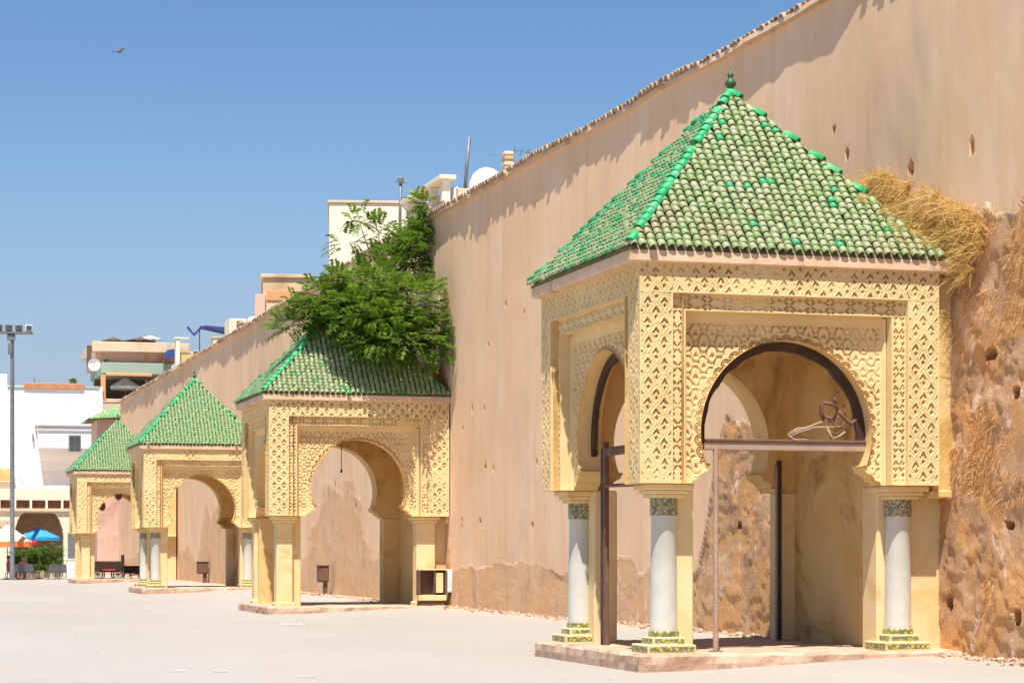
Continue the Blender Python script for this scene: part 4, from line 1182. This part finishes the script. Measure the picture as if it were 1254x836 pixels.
for (px, py, Y, w, h_, m_, lb) in ((303, 396, 106, 0.7, 0.5, 'tan', 'low tan chimney block on the wall skyline left of the pale bundles'), (272, 414, 114, 0.9, 0.35, 'cream', 'low cream parapet block below the blue awning'),
                                   (246, 431, 121, 0.6, 0.45, 'tarp', 'dark crate on the roof edge right of the cream stair hut'), (317, 384, 103.4, 0.3, 0.5, 'cream', 'short cream post on the roof edge by the pale bundles')):
    p = on_y(px, py, Y); t = thing('roof_block', lb, 'rooftop block', (p.x, Y, 0))
    MB().rbox(-w / 2, w / 2, 0, w, 0, p.z, 0.03).build('body', M[m_], t); MB().rbox(-w / 2 - .05, w / 2 + .05, -.05, w + .05, p.z, p.z + .07, 0.015).build('cap', M['tan'], t)
# terrace cafe building at the end of the wall
Yt = 158.0
def P(px, py): return on_y(px, py, Yt)
o_ = P(124, 500)
t = thing('terrace_building', 'pink and green terrace building with dark open floor above the end of the wall', 'building', (o_.x, Yt, 0))
def tb(name, px0, px1, y0, y1, d0, d1, m, z0=None):
    a = P(px0, y1); b = P(px1, y0)
    return MB().rbox(a.x - o_.x, b.x - o_.x, d0, d1, a.z if z0 is None else z0, b.z, 0.03).build(name, m, t)
tb('lower_wall', 124, 240, 494, 520, 0.0, 8, M['pinkwall'], 0)
tb('terrace_floor', 124, 240, 490, 494, 0, 8, M['tan'])
tb('pillar', 124, 129.5, 457, 490, 0, 0.5, M['orange']); tb('pillar', 178, 181, 457, 490, 0, 0.4, M['tarp'])
tb('rear_wall', 124, 240, 456, 490, 5.5, 6, M['tarp'])
tb('green_band', 124, 240, 446, 457, -0.05, 8, M['greenwall'])
tb('edge_beam', 130, 186, 457.6, 459.8, -0.12, 0.1, M['orange'])
tb('upper_wall', 119, 240, 430, 446, 0.6, 8, M['pinkwall'])
for (a_, b_) in ((178, 182), (196, 199), (206, 208)): tb('window_jamb', a_, b_, 431, 445, 0.5, 0.62, M['orange'])
tb('cornice', 113, 232, 421, 430, -0.3, 8.2, M['tan'])
tb('side_post', 107.5, 112.5, 422, 447, 0.4, 0.9, M['tarp'])
for (x, y) in ((127, 419), (141, 419), (155, 420)): tb('balustrade_post', x, x + 1.6, y - 1, 421.5, 0, 0.2, M['cream'])
def sunshade(label, px, py_top, py_rim, half_px, Y, m, h0, name='parasol', n=8, cat='parasol', valance=0.0, mv=None, group=None):
    c = on_y(px, py_top, Y); rim = on_y(px, py_rim, Y).z; r = half_px / 2750 * Y
    t = thing(name, label, cat, (c.x, Y, h0), 0, group)
    V = [(0, 0, c.z - h0)]; F = []
    for ring, (kr, kz) in enumerate(((0.5, 0.47), (1.0, 0.0))):
        for i in range(n * 2):
            a = math.pi * i / n + 0.2
            k = kr * (1.0 if i % 2 == 0 else 0.955)
            V.append((r * k * math.cos(a), r * k * math.sin(a), rim - h0 + (c.z - rim) * kz - (0.04 if i % 2 else 0)))
    N = 2 * n
    for i in range(N):
        j = (i + 1) % N
        F.append((0, 1 + i, 1 + j)); F.append((1 + i, 1 + N + i, 1 + N + j, 1 + j))
    if valance:
        b = len(V)
        for i in range(N): V.append((V[1 + N + i][0], V[1 + N + i][1], V[1 + N + i][2] - valance * (1 if i % 2 == 0 else 0.8)))
        vm = MB().add(V[1 + N:1 + 2 * N] + V[b:], [(i, N + i, N + (i + 1) % N, (i + 1) % N) for i in range(N)])
        V = V[:b]
    k = MB().add(V, F).build('canopy', m, t)
    if valance: vm.build('valance', mv or m, k)
    MB().tube([(0, 0, 0), (0, 0, c.z - h0 + 0.08)], 0.03, 6).build('pole', M['grey'], t)
    MB().lathe([(0.28, 0), (0.28, 0.06), (0.05, 0.09)], 10).build('base', M['grey'], t)
    for i in range(n):
        a = 2 * math.pi * i / n + 0.2
        MB().tube([(0, 0, c.z - h0 - 0.10), (r * 0.97 * math.cos(a), r * 0.97 * math.sin(a), rim - h0 - 0.03)], 0.012, 4).build('rib', M['grey'], t)
    return t
zf = P(150, 490).z
sunshade('white parasol on the open floor of the terrace building', 154, 461.5, 473, 19, Yt + 1.6, M['canvas'], zf, valance=0.22)
zr = P(150, 421).z
for (x, yt, hw, m_, lb) in ((139, 412.5, 15, 'tarp', 'brown flat parasol on the terrace roof, leftmost of three'), (172, 412.5, 20, 'tarp', 'brown parasol in the middle of the terrace roof'), (184, 410.5, 15, 'canvas', 'pale grey parasol behind the brown ones on the terrace roof')):
    sunshade(lb, x, yt, yt + 5, hw, Yt + 2.0 + (2.5 if m_ == 'canvas' else 0), M[m_], zr, group='parasols on the terrace roof')
p = P(209, 434)
q = thing('tarpaulin', 'blue tarpaulin sagging at the right end of the terrace building', 'tarpaulin', (p.x, Yt - 0.6, 0))
zq = p.z
MB().add([(-0.6, 0, zq - 0.25), (-0.3, 0, zq + 0.25), (0.25, 0, zq + 0.35), (0.6, 0, zq + 0.1), (0.6, 0.5, zq + 0.15), (0.25, 0.5, zq + 0.42), (-0.3, 0.5, zq + 0.32), (-0.6, 0.5, zq - 0.2), (0.55, 0, zq - 0.3)],
         [(0, 1, 6, 7), (1, 2, 5, 6), (2, 3, 4, 5), (0, 8, 3, 2, 1)]).build('sheet', M['bluetarp'], q)
for x in (-0.55, 0.5): MB().tube([(x, 0.2, 0), (x, 0.2, zq)], 0.03, 5).build('post', M['grey'], q)
p = P(114, 447.5)
q = thing('satellite_dish', 'pale satellite dish on a pole at the left edge of the terrace building', 'dish', (p.x, Yt - 0.8, 0))
V = [(0, 0.12, p.z)]; F = []
for k in range(1, 5):
    for i in range(20):
        a = 2 * math.pi * i / 20; r = 0.43 * k / 4
        V.append((r * math.cos(a), 0.12 - 0.14 * (k / 4) ** 2, p.z + r * math.sin(a)))
for i in range(20): F.append((0, 1 + i, 1 + (i + 1) % 20))
for k in range(3):
    for i in range(20): F.append((1 + k * 20 + i, 21 + k * 20 + i, 21 + k * 20 + (i + 1) % 20, 1 + k * 20 + (i + 1) % 20))
MB().add(V, F).build('reflector', M['canvas'], q, smooth=True)
MB().tube([(0, 0.16, 0), (0, 0.16, p.z)], 0.035, 6).build('pole', M['grey'], q)
MB().tube([(0, 0.0, p.z - 0.4), (0, -0.4, p.z)], 0.015, 4).build('feed_arm', M['grey'], q)
p = P(130, 445.6)
q = thing('flower_pot', 'green plant pot with dark leaves on the terrace ledge', 'pot', (p.x, Yt + 0.25, p.z))
MB().lathe([(0.09, 0), (0.13, 0.2), (0.14, 0.24)], 10).build('pot', M['ltgreen'], q)
sp = [(Vector((random.gauss(0, .05), random.gauss(0, .05), 0.22)), (Vector((0, 0, 1)) + rv() * 0.8).normalized(), 0.25, 0.02) for k in range(40)]
obj('plant', tuft_mesh('plant', sp, M['leaf']), q)

# gatehouse with a green tiled skirt at the far end of the wall
Yg = 141.6
a = on_y(119, 512, Yg); b = on_y(147, 512, Yg)
t = thing('gate_tower', 'pink tower with a green tiled skirt roof behind the farthest pavilion', 'tower', (a.x, Yg, 0))
w = b.x - a.x; zt = a.z; za = on_y(140, 497, Yg).z
MB().rbox(0, w, 0, 4.0, 0, zt, 0.03).build('walls', M['pinkwall'], t)
V = [(-0.55, -0.5, zt - 0.12), (w + 0.1, -0.5, zt), (w + 0.1, 2.0, za), (1.1, 2.0, za), (-0.55, 4.5, zt - 0.12), (w + 0.1, 4.5, zt)]
MB().add(V, [(0, 1, 2, 3), (4, 0, 3), (5, 4, 3, 2), (0, 4, 5, 1)]).build('roof', M['deck'], t)
rf = bpy.data.objects['roof.004'] if 'roof.004' in bpy.data.objects else t.children[-1]
for (p0, p1, p3, p2) in ((V[0], V[1], V[3], V[2]), (V[4], V[0], V[3], V[3])):
    p0, p1, p2, p3 = Vector(p0), Vector(p1), Vector(p2), Vector(p3)
    nn = int((p1 - p0).length / 0.2); VV = []; FF = []; RR = []
    BV, BF = barrel(0.09, 0.24, 4)
    e = (p1 - p0).normalized()
    for i in range(nn):
        f0 = p0.lerp(p1, (i + .5) / nn); f1 = p3.lerp(p2, (i + .5) / nn)
        s = f1 - f0; Ls = s.length; s = s / Ls; nr = e.cross(s).normalized(); ee = s.cross(nr)
        Rm = rot_of(ee, s, nr)
        for j in range(int(Ls / 0.2)):
            Q = BV @ np.array(Rm).T + np.array(f0 + s * (j * 0.2) + nr * 0.03)
            b_ = sum(len(x) for x in VV); VV.append(Q); FF += [tuple(q_ + b_ for q_ in f) for f in BF]; RR += [random.random()] * len(BV)
    o = obj('tile_field', mesh('tile_field', np.vstack(VV), FF, M['tile_g'], True, {'rnd': RR}), rf); o['kind'] = 'stuff'

# white building with a bay, and the arcade with the cafe below it
Yw = 150.0
def P(px, py, Y=Yw): return on_y(px, py, Y)
o_ = P(0, 700)
t = thing('white_building', 'big white building with a projecting bay and one dark window behind the cafe', 'building', (o_.x, Yw, 0))
def wb(name, px0, px1, y0, y1, d0, d1, m, z0=None, par=None, bev=0.03):
    a = P(px0, y1); b = P(px1, y0)
    return MB().rbox(a.x - o_.x, b.x - o_.x, d0, d1, a.z if z0 is None else z0, b.z, bev).build(name, m, par or t)
wb('walls', -140, 126, 474, 700, 0, 14, M['white'], 0); wb('raised_wall', -140, 9, 458, 476, 0.002, 14.002, M['white'])
wb('parapet_tiles', 29, 103, 470, 476, -0.12, 0.5, M['terra']); wb('parapet_cap', 9, 30, 472.5, 475.5, -0.06, 0.4, M['greenwall']); wb('parapet_cap', 103, 122, 473, 476, -0.06, 0.4, M['greenwall'])
# bay on a curved corbel
a = P(45, 546); b = P(126, 521); x0, x1, zb, zt = a.x - o_.x, b.x - o_.x, a.z, b.z
pr = [(0.0, zb - 2.2), (-0.08, zb - 1.6), (-0.35, zb - 1.0), (-0.75, zb - 0.55), (-1.0, zb - 0.15), (-1.0, zt), (0.0, zt)]
V = [(x0 + 0.15 * (1 - k / 6) * 6 * (i < 4) * 0.35, y, z) for i, (k, (y, z)) in enumerate(zip(range(7), pr))] + [(x1, y, z) for (y, z) in pr]
F = [(i, i + 1, 7 + i + 1, 7 + i) for i in range(6)] + [tuple(range(6, -1, -1)), tuple(range(7, 14))]
bay = MB().add(V, F).build('bay', M['white'], t)
wb('bay_cornice', 42, 126, 519.5, 522, -1.2, 0, M['canvas'], par=bay); wb('bay_cornice', 43.5, 126, 525.5, 527.5, -1.1, 0, M['white'], par=bay)
wf = wb('window', 82.5, 97.5, 533.5, 553.5, -1.03, -0.9, M['grey'], par=t, bev=0.01); wb('pane', 84, 89.6, 535, 552, -1.045, -1.0, M['glass'], par=wf, bev=0.004); wb('pane', 90.4, 96, 535, 552, -1.045, -1.0, M['glass'], par=wf, bev=0.004)
wb('wall_lamp', 39.5, 41, 531, 540, -0.25, 0, M['grey'], bev=0.01)
p = P(90, 470)
q = thing('potted_shrub', 'small dark green shrub on the parapet of the white building', 'shrub', (p.x, Yw + 0.2, p.z))
MB().lathe([(0.14, -0.1), (0.18, 0.12)], 9).build('pot', M['terra'], q)
sp = [(Vector((random.gauss(0, .1), random.gauss(0, .1), 0.1 + 0.25 * random.random())), (Vector((0, 0, 0.8)) + rv()).normalized(), 0.22, 0.03) for k in range(130)]
obj('foliage', tuft_mesh('foliage', sp, M['leaf']), q)
tt, q_ = pole('thin antenna mast on the parapet of the white building', [(42, 476), (42, 455)], Yw + 0.4, 0.03, 'mast', 'mast')
MB().tube([q_[-1] + Vector((-0.1, 0, -0.45)), q_[-1] + Vector((0.35, 0, -0.5))], 0.015, 4).build('rod', M['grey'], tt)

# arcade
Ya = 143.0
def P(px, py, Y=Ya): return on_y(px, py, Y)
o_ = P(0, 700)
t = thing('arcade', 'cream arcade with wide arches and a flat terrace roof behind the cafe umbrellas', 'arcade', (o_.x, Ya, 0))
zt = P(40, 613).z; zc = P(40, 626).z
xs = [P(x, 700).x - o_.x for x in (-130, -100, -88, -18, 17, 78, 104)]
V = []; F = []
arches = [(xs[1], xs[3] - 0.6), (xs[4], xs[5])]
zsp = P(40, 660).z; zap = P(40, 627.5).z
def arch_z(x):
    for (a, b) in arches:
        if a < x < b:
            k = (x - a) / (b - a) * 2 - 1
            return zsp + (zap - zsp) * min(1.0, 1.25 * math.sqrt(max(0, 1 - abs(k) ** 2.4)))
    return 0.0
xl = sorted(list(np.linspace(xs[0], xs[-1], 60)) + [v + d for a in arches for v in a for d in (-0.005, 0.005)])
for x in xl:
    z = arch_z(x); V += [(x, 0, z), (x, 0, zc), (x, 0.7, z), (x, 0.7, zc)]
for k in range(len(xl) - 1):
    a, b = 4 * k, 4 * k + 4
    F += [(a, b, b + 1, a + 1), (a + 2, a + 3, b + 3, b + 2), (a, a + 2, b + 2, b), (a + 1, b + 1, b + 3, a + 3)]
MB().add(V, F).build('arcade_wall', M['cream'], t)
MB().rbox(xs[0] - 0.1, xs[-1], -0.15, 6.9, zc, zc + 0.18, 0.02).build('roof_slab', M['tan'], t)
MB().rbox(xs[0] - 0.1, xs[-1], 0.3, 0.45, zt + 0.05, zt + 0.75, 0.02).build('parapet', M['cream'], t)
MB().box(xs[0], xs[-1], 0.5, 0.6, zc + 0.18, zt + 0.05).build('dark_screen', M['boxbrown'], t)
for k in range(12):
    x = xs[0] + (xs[-1] - xs[0]) * (k + 0.5) / 12
    MB().rbox(x, x + 0.14, 0.28, 0.5, zc + 0.18, zt + 0.06, 0.01).build('baluster', M['cream'], t)
M['maroon'] = worn('maroon_paint', (0.10, 0.03, 0.03), (0.16, 0.05, 0.04), 1.5)
MB().box(xs[0], xs[-1], 5.5, 5.7, 0, zc).build('rear_wall', M['stone'], t)
a, b = P(83, 682), P(96, 652)
MB().rbox(a.x - o_.x, b.x - o_.x, -0.06, 0.02, a.z, b.z, 0.01).build('grey_shutter', M['grey'], t)
a, b = P(-14, 666), P(10, 636)
MB().rbox(a.x - o_.x, b.x - o_.x, -0.5, -0.02, b.z - 0.45, b.z, 0.02).build('shop_fascia', M['tan'], t)
a, b = P(0, 588, 149.2), P(17, 573, 149.2)
q = thing('awning', 'yellow awning box on the white wall left of the lamp post', 'awning', (a.x, 149.2, a.z))
MB().rbox(-0.8, b.x - a.x, 0, 0.75, 0, b.z - a.z, 0.04).build('canopy', M['plain'], q)
MB().rbox(-0.8, b.x - a.x, -0.05, 0.05, -0.08, 0.0, 0.01).build('valance', M['cream'], q)
A_, B_ = P(22, 586, 149.5), P(86, 592, 149.5)
tag(MB().tube([A_.lerp(B_, k / 10) - Vector((0, 0, 0.75 * (1 - (2 * k / 10 - 1) ** 2))) for k in range(11)], 0.02, 4).build('cable', M['grey']), 'dark cable sagging across the white building above the arcade', 'cable')

# lamp post
p = on_y(15, 703, 129); tp = on_y(15, 409, 129)
t = thing('lamp_post', 'tall grey floodlight mast in front of the white building', 'lamp post', (p.x, 129, 0))
MB().lathe([(0.17, 0), (0.17, 0.5), (0.13, 0.6), (0.12, tp.z * 0.6), (0.10, tp.z)], 10).build('mast', M['grey'], t, smooth='auto')
m_ = tp.z
h_ = MB().rbox(-0.95, 1.15, -0.28, 0.2, m_, m_ + 0.14, 0.02); h_.build('platform', M['grey'], t)
for x in (-0.75, -0.2, 0.35, 0.9):
    f = MB().rbox(x - 0.2, x + 0.2, -0.30, 0.05, m_ + 0.15, m_ + 0.52, 0.03).build('floodlight', M['canvas'] if x > 0.6 else M['grey'], t)
    MB().rbox(x - 0.15, x + 0.15, -0.315, -0.295, m_ + 0.2, m_ + 0.47, 0.005).build('lens', M['glass'], f)
MB().rbox(-0.28, 0.16, -0.2, 0.15, m_ - 0.35, m_ - 0.02, 0.02).build('control_box', M['grey'], t)
MB().rbox(-0.24, -0.02, -0.2, 0.05, m_ - 1.15, m_ - 0.5, 0.02).build('control_box', M['grey'], t)

# parasols, chairs, people, plants of the cafe
M['peach'] = worn('peach_canvas', (0.74, 0.50, 0.34), (0.80, 0.58, 0.42), 1.5); M['orangecv'] = worn('orange_canvas', (0.80, 0.22, 0.06), (0.84, 0.28, 0.09), 1.5)
M['bluecv'] = worn('blue_canvas', (0.035, 0.26, 0.55), (0.06, 0.32, 0.62), 1.5); M['redcv'] = worn('red_canvas', (0.55, 0.03, 0.05), (0.62, 0.05, 0.07), 1.5)
sunshade('peach parasol with an orange valance at the left edge, over the cafe', 9, 641, 662, 30, 131.5, M['peach'], 0, valance=0.36, mv=M['orangecv'], group='cafe parasols')
sunshade('bright blue parasol over the cafe, right of the peach one', 48, 645, 657, 27, 133.5, M['bluecv'], 0, valance=0.22, group='cafe parasols')
sunshade('small red parasol half hidden between the peach and blue parasols', 31, 652, 663, 14, 136.5, M['redcv'], 0, valance=0.2, group='cafe parasols')
M['rattan'] = worn('grey_rattan', (0.10, 0.11, 0.13), (0.17, 0.18, 0.20), 9)
def make_chair():
    c = thing('cafe_chair', '', 'chair', (0, 0, 0), 0, 'grey cafe chairs')
    MB().rbox(-0.26, 0.26, -0.25, 0.25, 0.40, 0.46, 0.015).build('seat', M['rattan'], c)
    MB().add([(-0.27, -0.26, 0.44), (0.27, -0.26, 0.44), (0.25, -0.34, 0.88), (-0.25, -0.34, 0.88), (-0.27, -0.22, 0.44), (0.27, -0.22, 0.44), (0.25, -0.30, 0.88), (-0.25, -0.30, 0.88)],
             [(0, 1, 2, 3), (5, 4, 7, 6), (3, 2, 6, 7), (0, 3, 7, 4), (1, 5, 6, 2), (0, 4, 5, 1)]).build('backrest', M['rattan'], c)
    for s in (-1, 1):
        MB().rbox(s * 0.27 - 0.025, s * 0.27 + 0.025, -0.27, 0.24, 0.60, 0.65, 0.01).build('armrest', M['rattan'], c)
        for y in (-0.24, 0.22): MB().rbox(s * 0.25 - 0.022, s * 0.25 + 0.022, y - 0.022, y + 0.022, 0, 0.61, 0.008).build('leg', M['rattan'], c)
    return c
def copy_tree(o, parent=None):
    c = o.copy(); col.objects.link(c); c.parent = parent
    for ch in list(o.children): copy_tree(ch, c)
    return c
ch0 = make_chair()
for k, (px, lb, rz) in enumerate(((22, 'grey rattan cafe chair, leftmost, in front of the seated person in red', 0.1), (35, 'grey rattan cafe chair in front of the person in a pink top', -0.12), (64, 'grey rattan cafe chair under the blue parasol, second from the right', 0.15), (77, 'grey rattan cafe chair nearest the farthest pavilion', -0.3))):
    c = ch0 if k == 0 else copy_tree(ch0)
    p = on_y(px, 700, 130.6 + 0.2 * (k % 2)); c.location = (p.x, p.y, 0.002); c.rotation_euler = (0, 0, rz); c['label'] = lb
def table(px, Y, label):
    p = on_y(px, 700, Y); t = thing('cafe_table', label, 'table', (p.x, Y, 0), 0, 'small cafe tables')
    MB().lathe([(0.36, 0.71), (0.38, 0.725), (0.36, 0.74)], 18).build('table_top', M['canvas'], t); MB().lathe([(0.03, 0.02), (0.03, 0.71)], 8).build('stem', M['grey'], t); MB().lathe([(0.24, 0), (0.22, 0.03)], 12).build('base', M['grey'], t)
table(29, 131.6, 'small round cafe table behind the chairs below the red parasol'); table(70, 131.7, 'small round cafe table below the blue parasol')
def person(px, Y, rz, mcl, mleg, label):
    """seated figure grown from a skeleton with the skin modifier"""
    p = on_y(px, 700, Y); t = thing('person', label, 'person', (p.x, Y, 0), rz, 'people seated at the cafe')
    J = [(0, 0, .50), (0, -.01, .68), (0, -.03, .88), (0, -.02, 1.02), (0, .0, 1.10), (0, .02, 1.22), (0, .02, 1.30),
         (.11, 0, .50), (.13, .42, .50), (.13, .44, .10), (.13, .58, .05), (-.11, 0, .50), (-.13, .42, .50), (-.13, .44, .10), (-.13, .58, .05),
         (.19, -.02, .98), (.25, .02, .72), (.16, .28, .70), (.12, .37, .72), (-.19, -.02, .98), (-.25, .02, .72), (-.16, .28, .70), (-.12, .37, .72)]
    E = [(0, 1), (1, 2), (2, 3), (3, 4), (4, 5), (5, 6), (0, 7), (7, 8), (8, 9), (9, 10), (0, 11), (11, 12), (12, 13), (13, 14), (2, 15), (15, 16), (16, 17), (17, 18), (2, 19), (19, 20), (20, 21), (21, 22)]
    rad = [.15, .14, .15, .09, .055, .105, .08, .10, .075, .05, .045, .10, .075, .05, .045, .07, .05, .04, .04, .07, .05, .04, .04]
    me = bpy.data.meshes.new('body'); me.from_pydata(J, E, []); me.materials.append(mcl)
    o = obj('body', me, t)
    o.modifiers.new('skin', 'SKIN'); me.skin_vertices.new() if not me.skin_vertices else None
    for k, r in enumerate(rad): me.skin_vertices[0].data[k].radius = (r, r * 0.9)
    me.skin_vertices[0].data[0].use_root = True
    s = o.modifiers.new('sub', 'SUBSURF'); s.levels = 1; s.render_levels = 1
    MB().lathe([(.06, 1.08), (.098, 1.16), (.104, 1.24), (.085, 1.31), (.03, 1.345)], 12, (0, 0.03, 0)).build('head', M['skin'], t, smooth=True)
    MB().lathe([(.10, 1.20), (.115, 1.27), (.095, 1.34), (.03, 1.375)], 12, (0, 0.0, 0)).build('hair', mleg, t, smooth=True)
    return t
M['skin'] = worn('skin', (0.42, 0.24, 0.16), (0.46, 0.27, 0.18), 8); M['hair'] = worn('dark_hair', (0.02, 0.015, 0.012), (0.035, 0.025, 0.02), 8)
M['pinkcl'] = worn('pink_cloth', (0.58, 0.22, 0.28), (0.66, 0.28, 0.34), 6); M['redcl'] = worn('red_cloth', (0.42, 0.06, 0.10), (0.50, 0.10, 0.14), 6)
person(28, 132.4, math.pi * 0.95, M['pinkcl'], M['hair'], 'seated person in a pink top behind the grey cafe chairs')
person(10.5, 131.0, -math.pi * 0.45, M['redcl'], M['hair'], 'seated person in red at the left edge under the peach parasol')
for (px, lb) in ((28, 'low cafe stool under the person in pink'), (10.5, 'low cafe stool under the person in red')):
    Y = 132.4 if px == 28 else 131.0
    p = on_y(px, 700, Y); t = thing('stool', lb, 'stool', (p.x, Y, 0), 0, 'low stools at the cafe')
    MB().rbox(-.2, .2, -.2, .2, .36, .40, .01).build('seat', M['rattan'], t)
    for sx in (-1, 1):
        for sy in (-1, 1): MB().rbox(sx * .17 - .015, sx * .17 + .015, sy * .17 - .015, sy * .17 + .015, 0, .37, .005).build('leg', M['rattan'], t)
def hedge(px, Y, w, h, label, n_=260):
    p = on_y(px, 700, Y); t = thing('planter', label, 'planter', (p.x, Y, 0), 0, 'planters screening the cafe')
    MB().rbox(-w / 2, w / 2, -0.2, 0.2, 0, 0.45, 0.02).build('trough', M['tan'], t)
    VV = []; FF = []; RR = []
    for k in range(n_):
        q = Vector(((random.random() - .5) * w, random.gauss(0, .15), 0.4 + (h - 0.4) * random.random()))
        compound_leaf(VV, FF, RR, q, (rv() + Vector((0, -.3, .3))).normalized(), 0.3, 4, 0.16, 0.55 * random.random())
    obj('foliage', mesh('foliage', [tuple(v) for v in VV], FF, M['leaf'], False, {'rnd': RR}), t)
hedge(42, 140.5, 1.1, 1.7, 'leafy planter at the cafe below the left half of the blue parasol'); hedge(63, 140.8, 1.3, 2.0, 'leafy planter at the cafe below the right half of the blue parasol'); hedge(24, 140.4, 1.0, 1.6, 'leafy planter at the cafe behind the person in pink')
p = on_y(90.5, 706, 128)
t = thing('white_box', 'white cupboard standing left of the farthest pavilion', 'cupboard', (p.x, 128, 0))
MB().rbox(-.36, .36, 0, .6, 0.03, 1.12, .02).build('body', M['white'], t); MB().rbox(-.40, .40, -.04, .64, 1.12, 1.18, .012).build('top', M['canvas'], t)
for s in (-1, 1): MB().rbox(-.33 if s < 0 else .01, -.01 if s < 0 else .33, -.015, .0, .1, 1.06, .004).build('door', M['boxwhite'], t)

# cart behind the farthest pavilion
p = on_y(134, 700, 121.5)
t = thing('cart', 'dark wooden cart with a red stripe parked behind the farthest pavilion', 'cart', (p.x, 121.5, 0.08))
MB().rbox(-0.95, 0.75, -0.4, 0.5, 0.42, 0.62, .02).build('bed', M['tarp'], t)
MB().rbox(-0.95, 0.75, -0.44, -0.40, 0.62, 0.95, .01).build('side_board', M['darkwood'], t); MB().rbox(-0.95, 0.75, 0.46, 0.50, 0.62, 1.0, .01).build('side_board', M['darkwood'], t)
MB().rbox(-0.6, 0.5, -0.455, -0.435, 0.52, 0.60, .004).build('stripe', M['redcv'], t)
MB().rbox(0.66, 0.75, -0.42, 0.48, 0.62, 1.35, .01).build('tail_board', M['darkwood'], t)
MB().rbox(-0.9, 0.6, -0.3, 0.4, 0.94, 1.02, .02).build('bench', M['tarp'], t)
for (x, y) in ((-0.6, -0.5), (0.45, -0.5), (-0.6, 0.56), (0.45, 0.56)):
    k = MB(); V = []; F = []
    pts = [(x + 0.30 * math.cos(2 * math.pi * i / 16), y, 0.30 + 0.30 * math.sin(2 * math.pi * i / 16)) for i in range(17)]
    wh = MB().tube(pts, 0.035, 5).build('wheel', M['dark'], t)
    for i in range(4):
        a = math.pi * i / 4; MB().tube([(x - .28 * math.cos(a), y, .30 - .28 * math.sin(a)), (x + .28 * math.cos(a), y, .30 + .28 * math.sin(a))], 0.014, 4).build('spoke', M['darkwood'], wh)
p = on_y(163, 700, 119.5)
t = thing('barrow', 'small dark barrow between the two farthest pavilions', 'barrow', (p.x, 119.5, 0.1))
MB().add([(-.45, -.3, .35), (.3, -.3, .35), (.3, .3, .35), (-.45, .3, .35), (-.55, -.38, .75), (.45, -.38, .75), (.45, .38, .75), (-.55, .38, .75)], [(0, 3, 2, 1), (0, 1, 5, 4), (1, 2, 6, 5), (2, 3, 7, 6), (3, 0, 4, 7)]).build('tray', M['tarp'], t)
MB().tube([(-.3 + .2 * math.cos(2 * math.pi * i / 14), 0, .2 + .2 * math.sin(2 * math.pi * i / 14)) for i in range(15)], 0.035, 5).build('wheel', M['dark'], t)
for s in (-1, 1): MB().tube([(-.3, s * .06, .2), (.3, s * .26, .36), (.85, s * .3, .62)], 0.02, 5).build('handle', M['darkwood'], t); MB().tube([(.25, s * .25, .35), (.35, s * .26, 0)], 0.02, 5).build('leg', M['darkwood'], t)
# lanterns under the arches
for (px, py, Y, lb) in ((125, 618, 115.0, 'dark lantern hanging in the farthest pavilion, the left one'), (145, 605, 116.0, 'dark lantern hanging in the farthest pavilion, the right one')):
    p = on_y(px, py, Y)
    t = thing('lantern', lb, 'lantern', p, 0, 'lanterns in the farthest pavilion')
    MB().lathe([(.05, -.3), (.16, -.2), (.18, 0), (.12, .12), (.03, .2)], 6).build('lamp_body', M['rust'], t); MB().tube([(0, 0, .18), (0, 0, 5.2 - p.z)], .012, 4).build('chain', M['grey'], t)
p = on_y(418, 550, 58.6)
t = thing('hanging_cord', 'thin cord with a small weight hanging in the arch of the tree-topped pavilion', 'cord', p)
MB().tube([(0, 0, 0.3), (0, 0, 5.2 - p.z)], .012, 4).build('cord', M['dark'], t); MB().lathe([(.02, -.62), (.035, -.58), (.02, -.53)], 7).build('weight', M['dark'], t); MB().tube([(0, 0, -.55), (0, 0, .3)], .010, 4).build('cord', M['dark'], t)
# bird
p = on_y(146, 64, 90)
b = MB()
V = [(-.22, 0, 0), (-.05, .06, .02), (.12, .02, .03), (.2, 0, .01), (-.05, -.06, .02), (0, 0, -.05), (0, 0, .06)]
b.add(V, [(0, 6, 1), (1, 6, 2), (2, 6, 3), (0, 1, 5), (1, 2, 5), (2, 3, 5), (0, 4, 6), (4, 3, 6), (0, 5, 4), (4, 5, 3)])
t = thing('bird', 'small dark bird gliding in the sky at upper left', 'bird', p, 0.5)
b.build('body', M['grey'], t)
for s in (-1, 1): MB().add([(-.06, s * .04, .02), (.1, s * .04, .02), (.06, s * .32, .10), (-.02, s * .55, .05), (-.1, s * .3, .09), (.0, s * .2, .06)], [(0, 1, 5), (1, 2, 5), (2, 3, 4), (5, 2, 4), (0, 5, 4)]).build('wing', M['grey'], t)
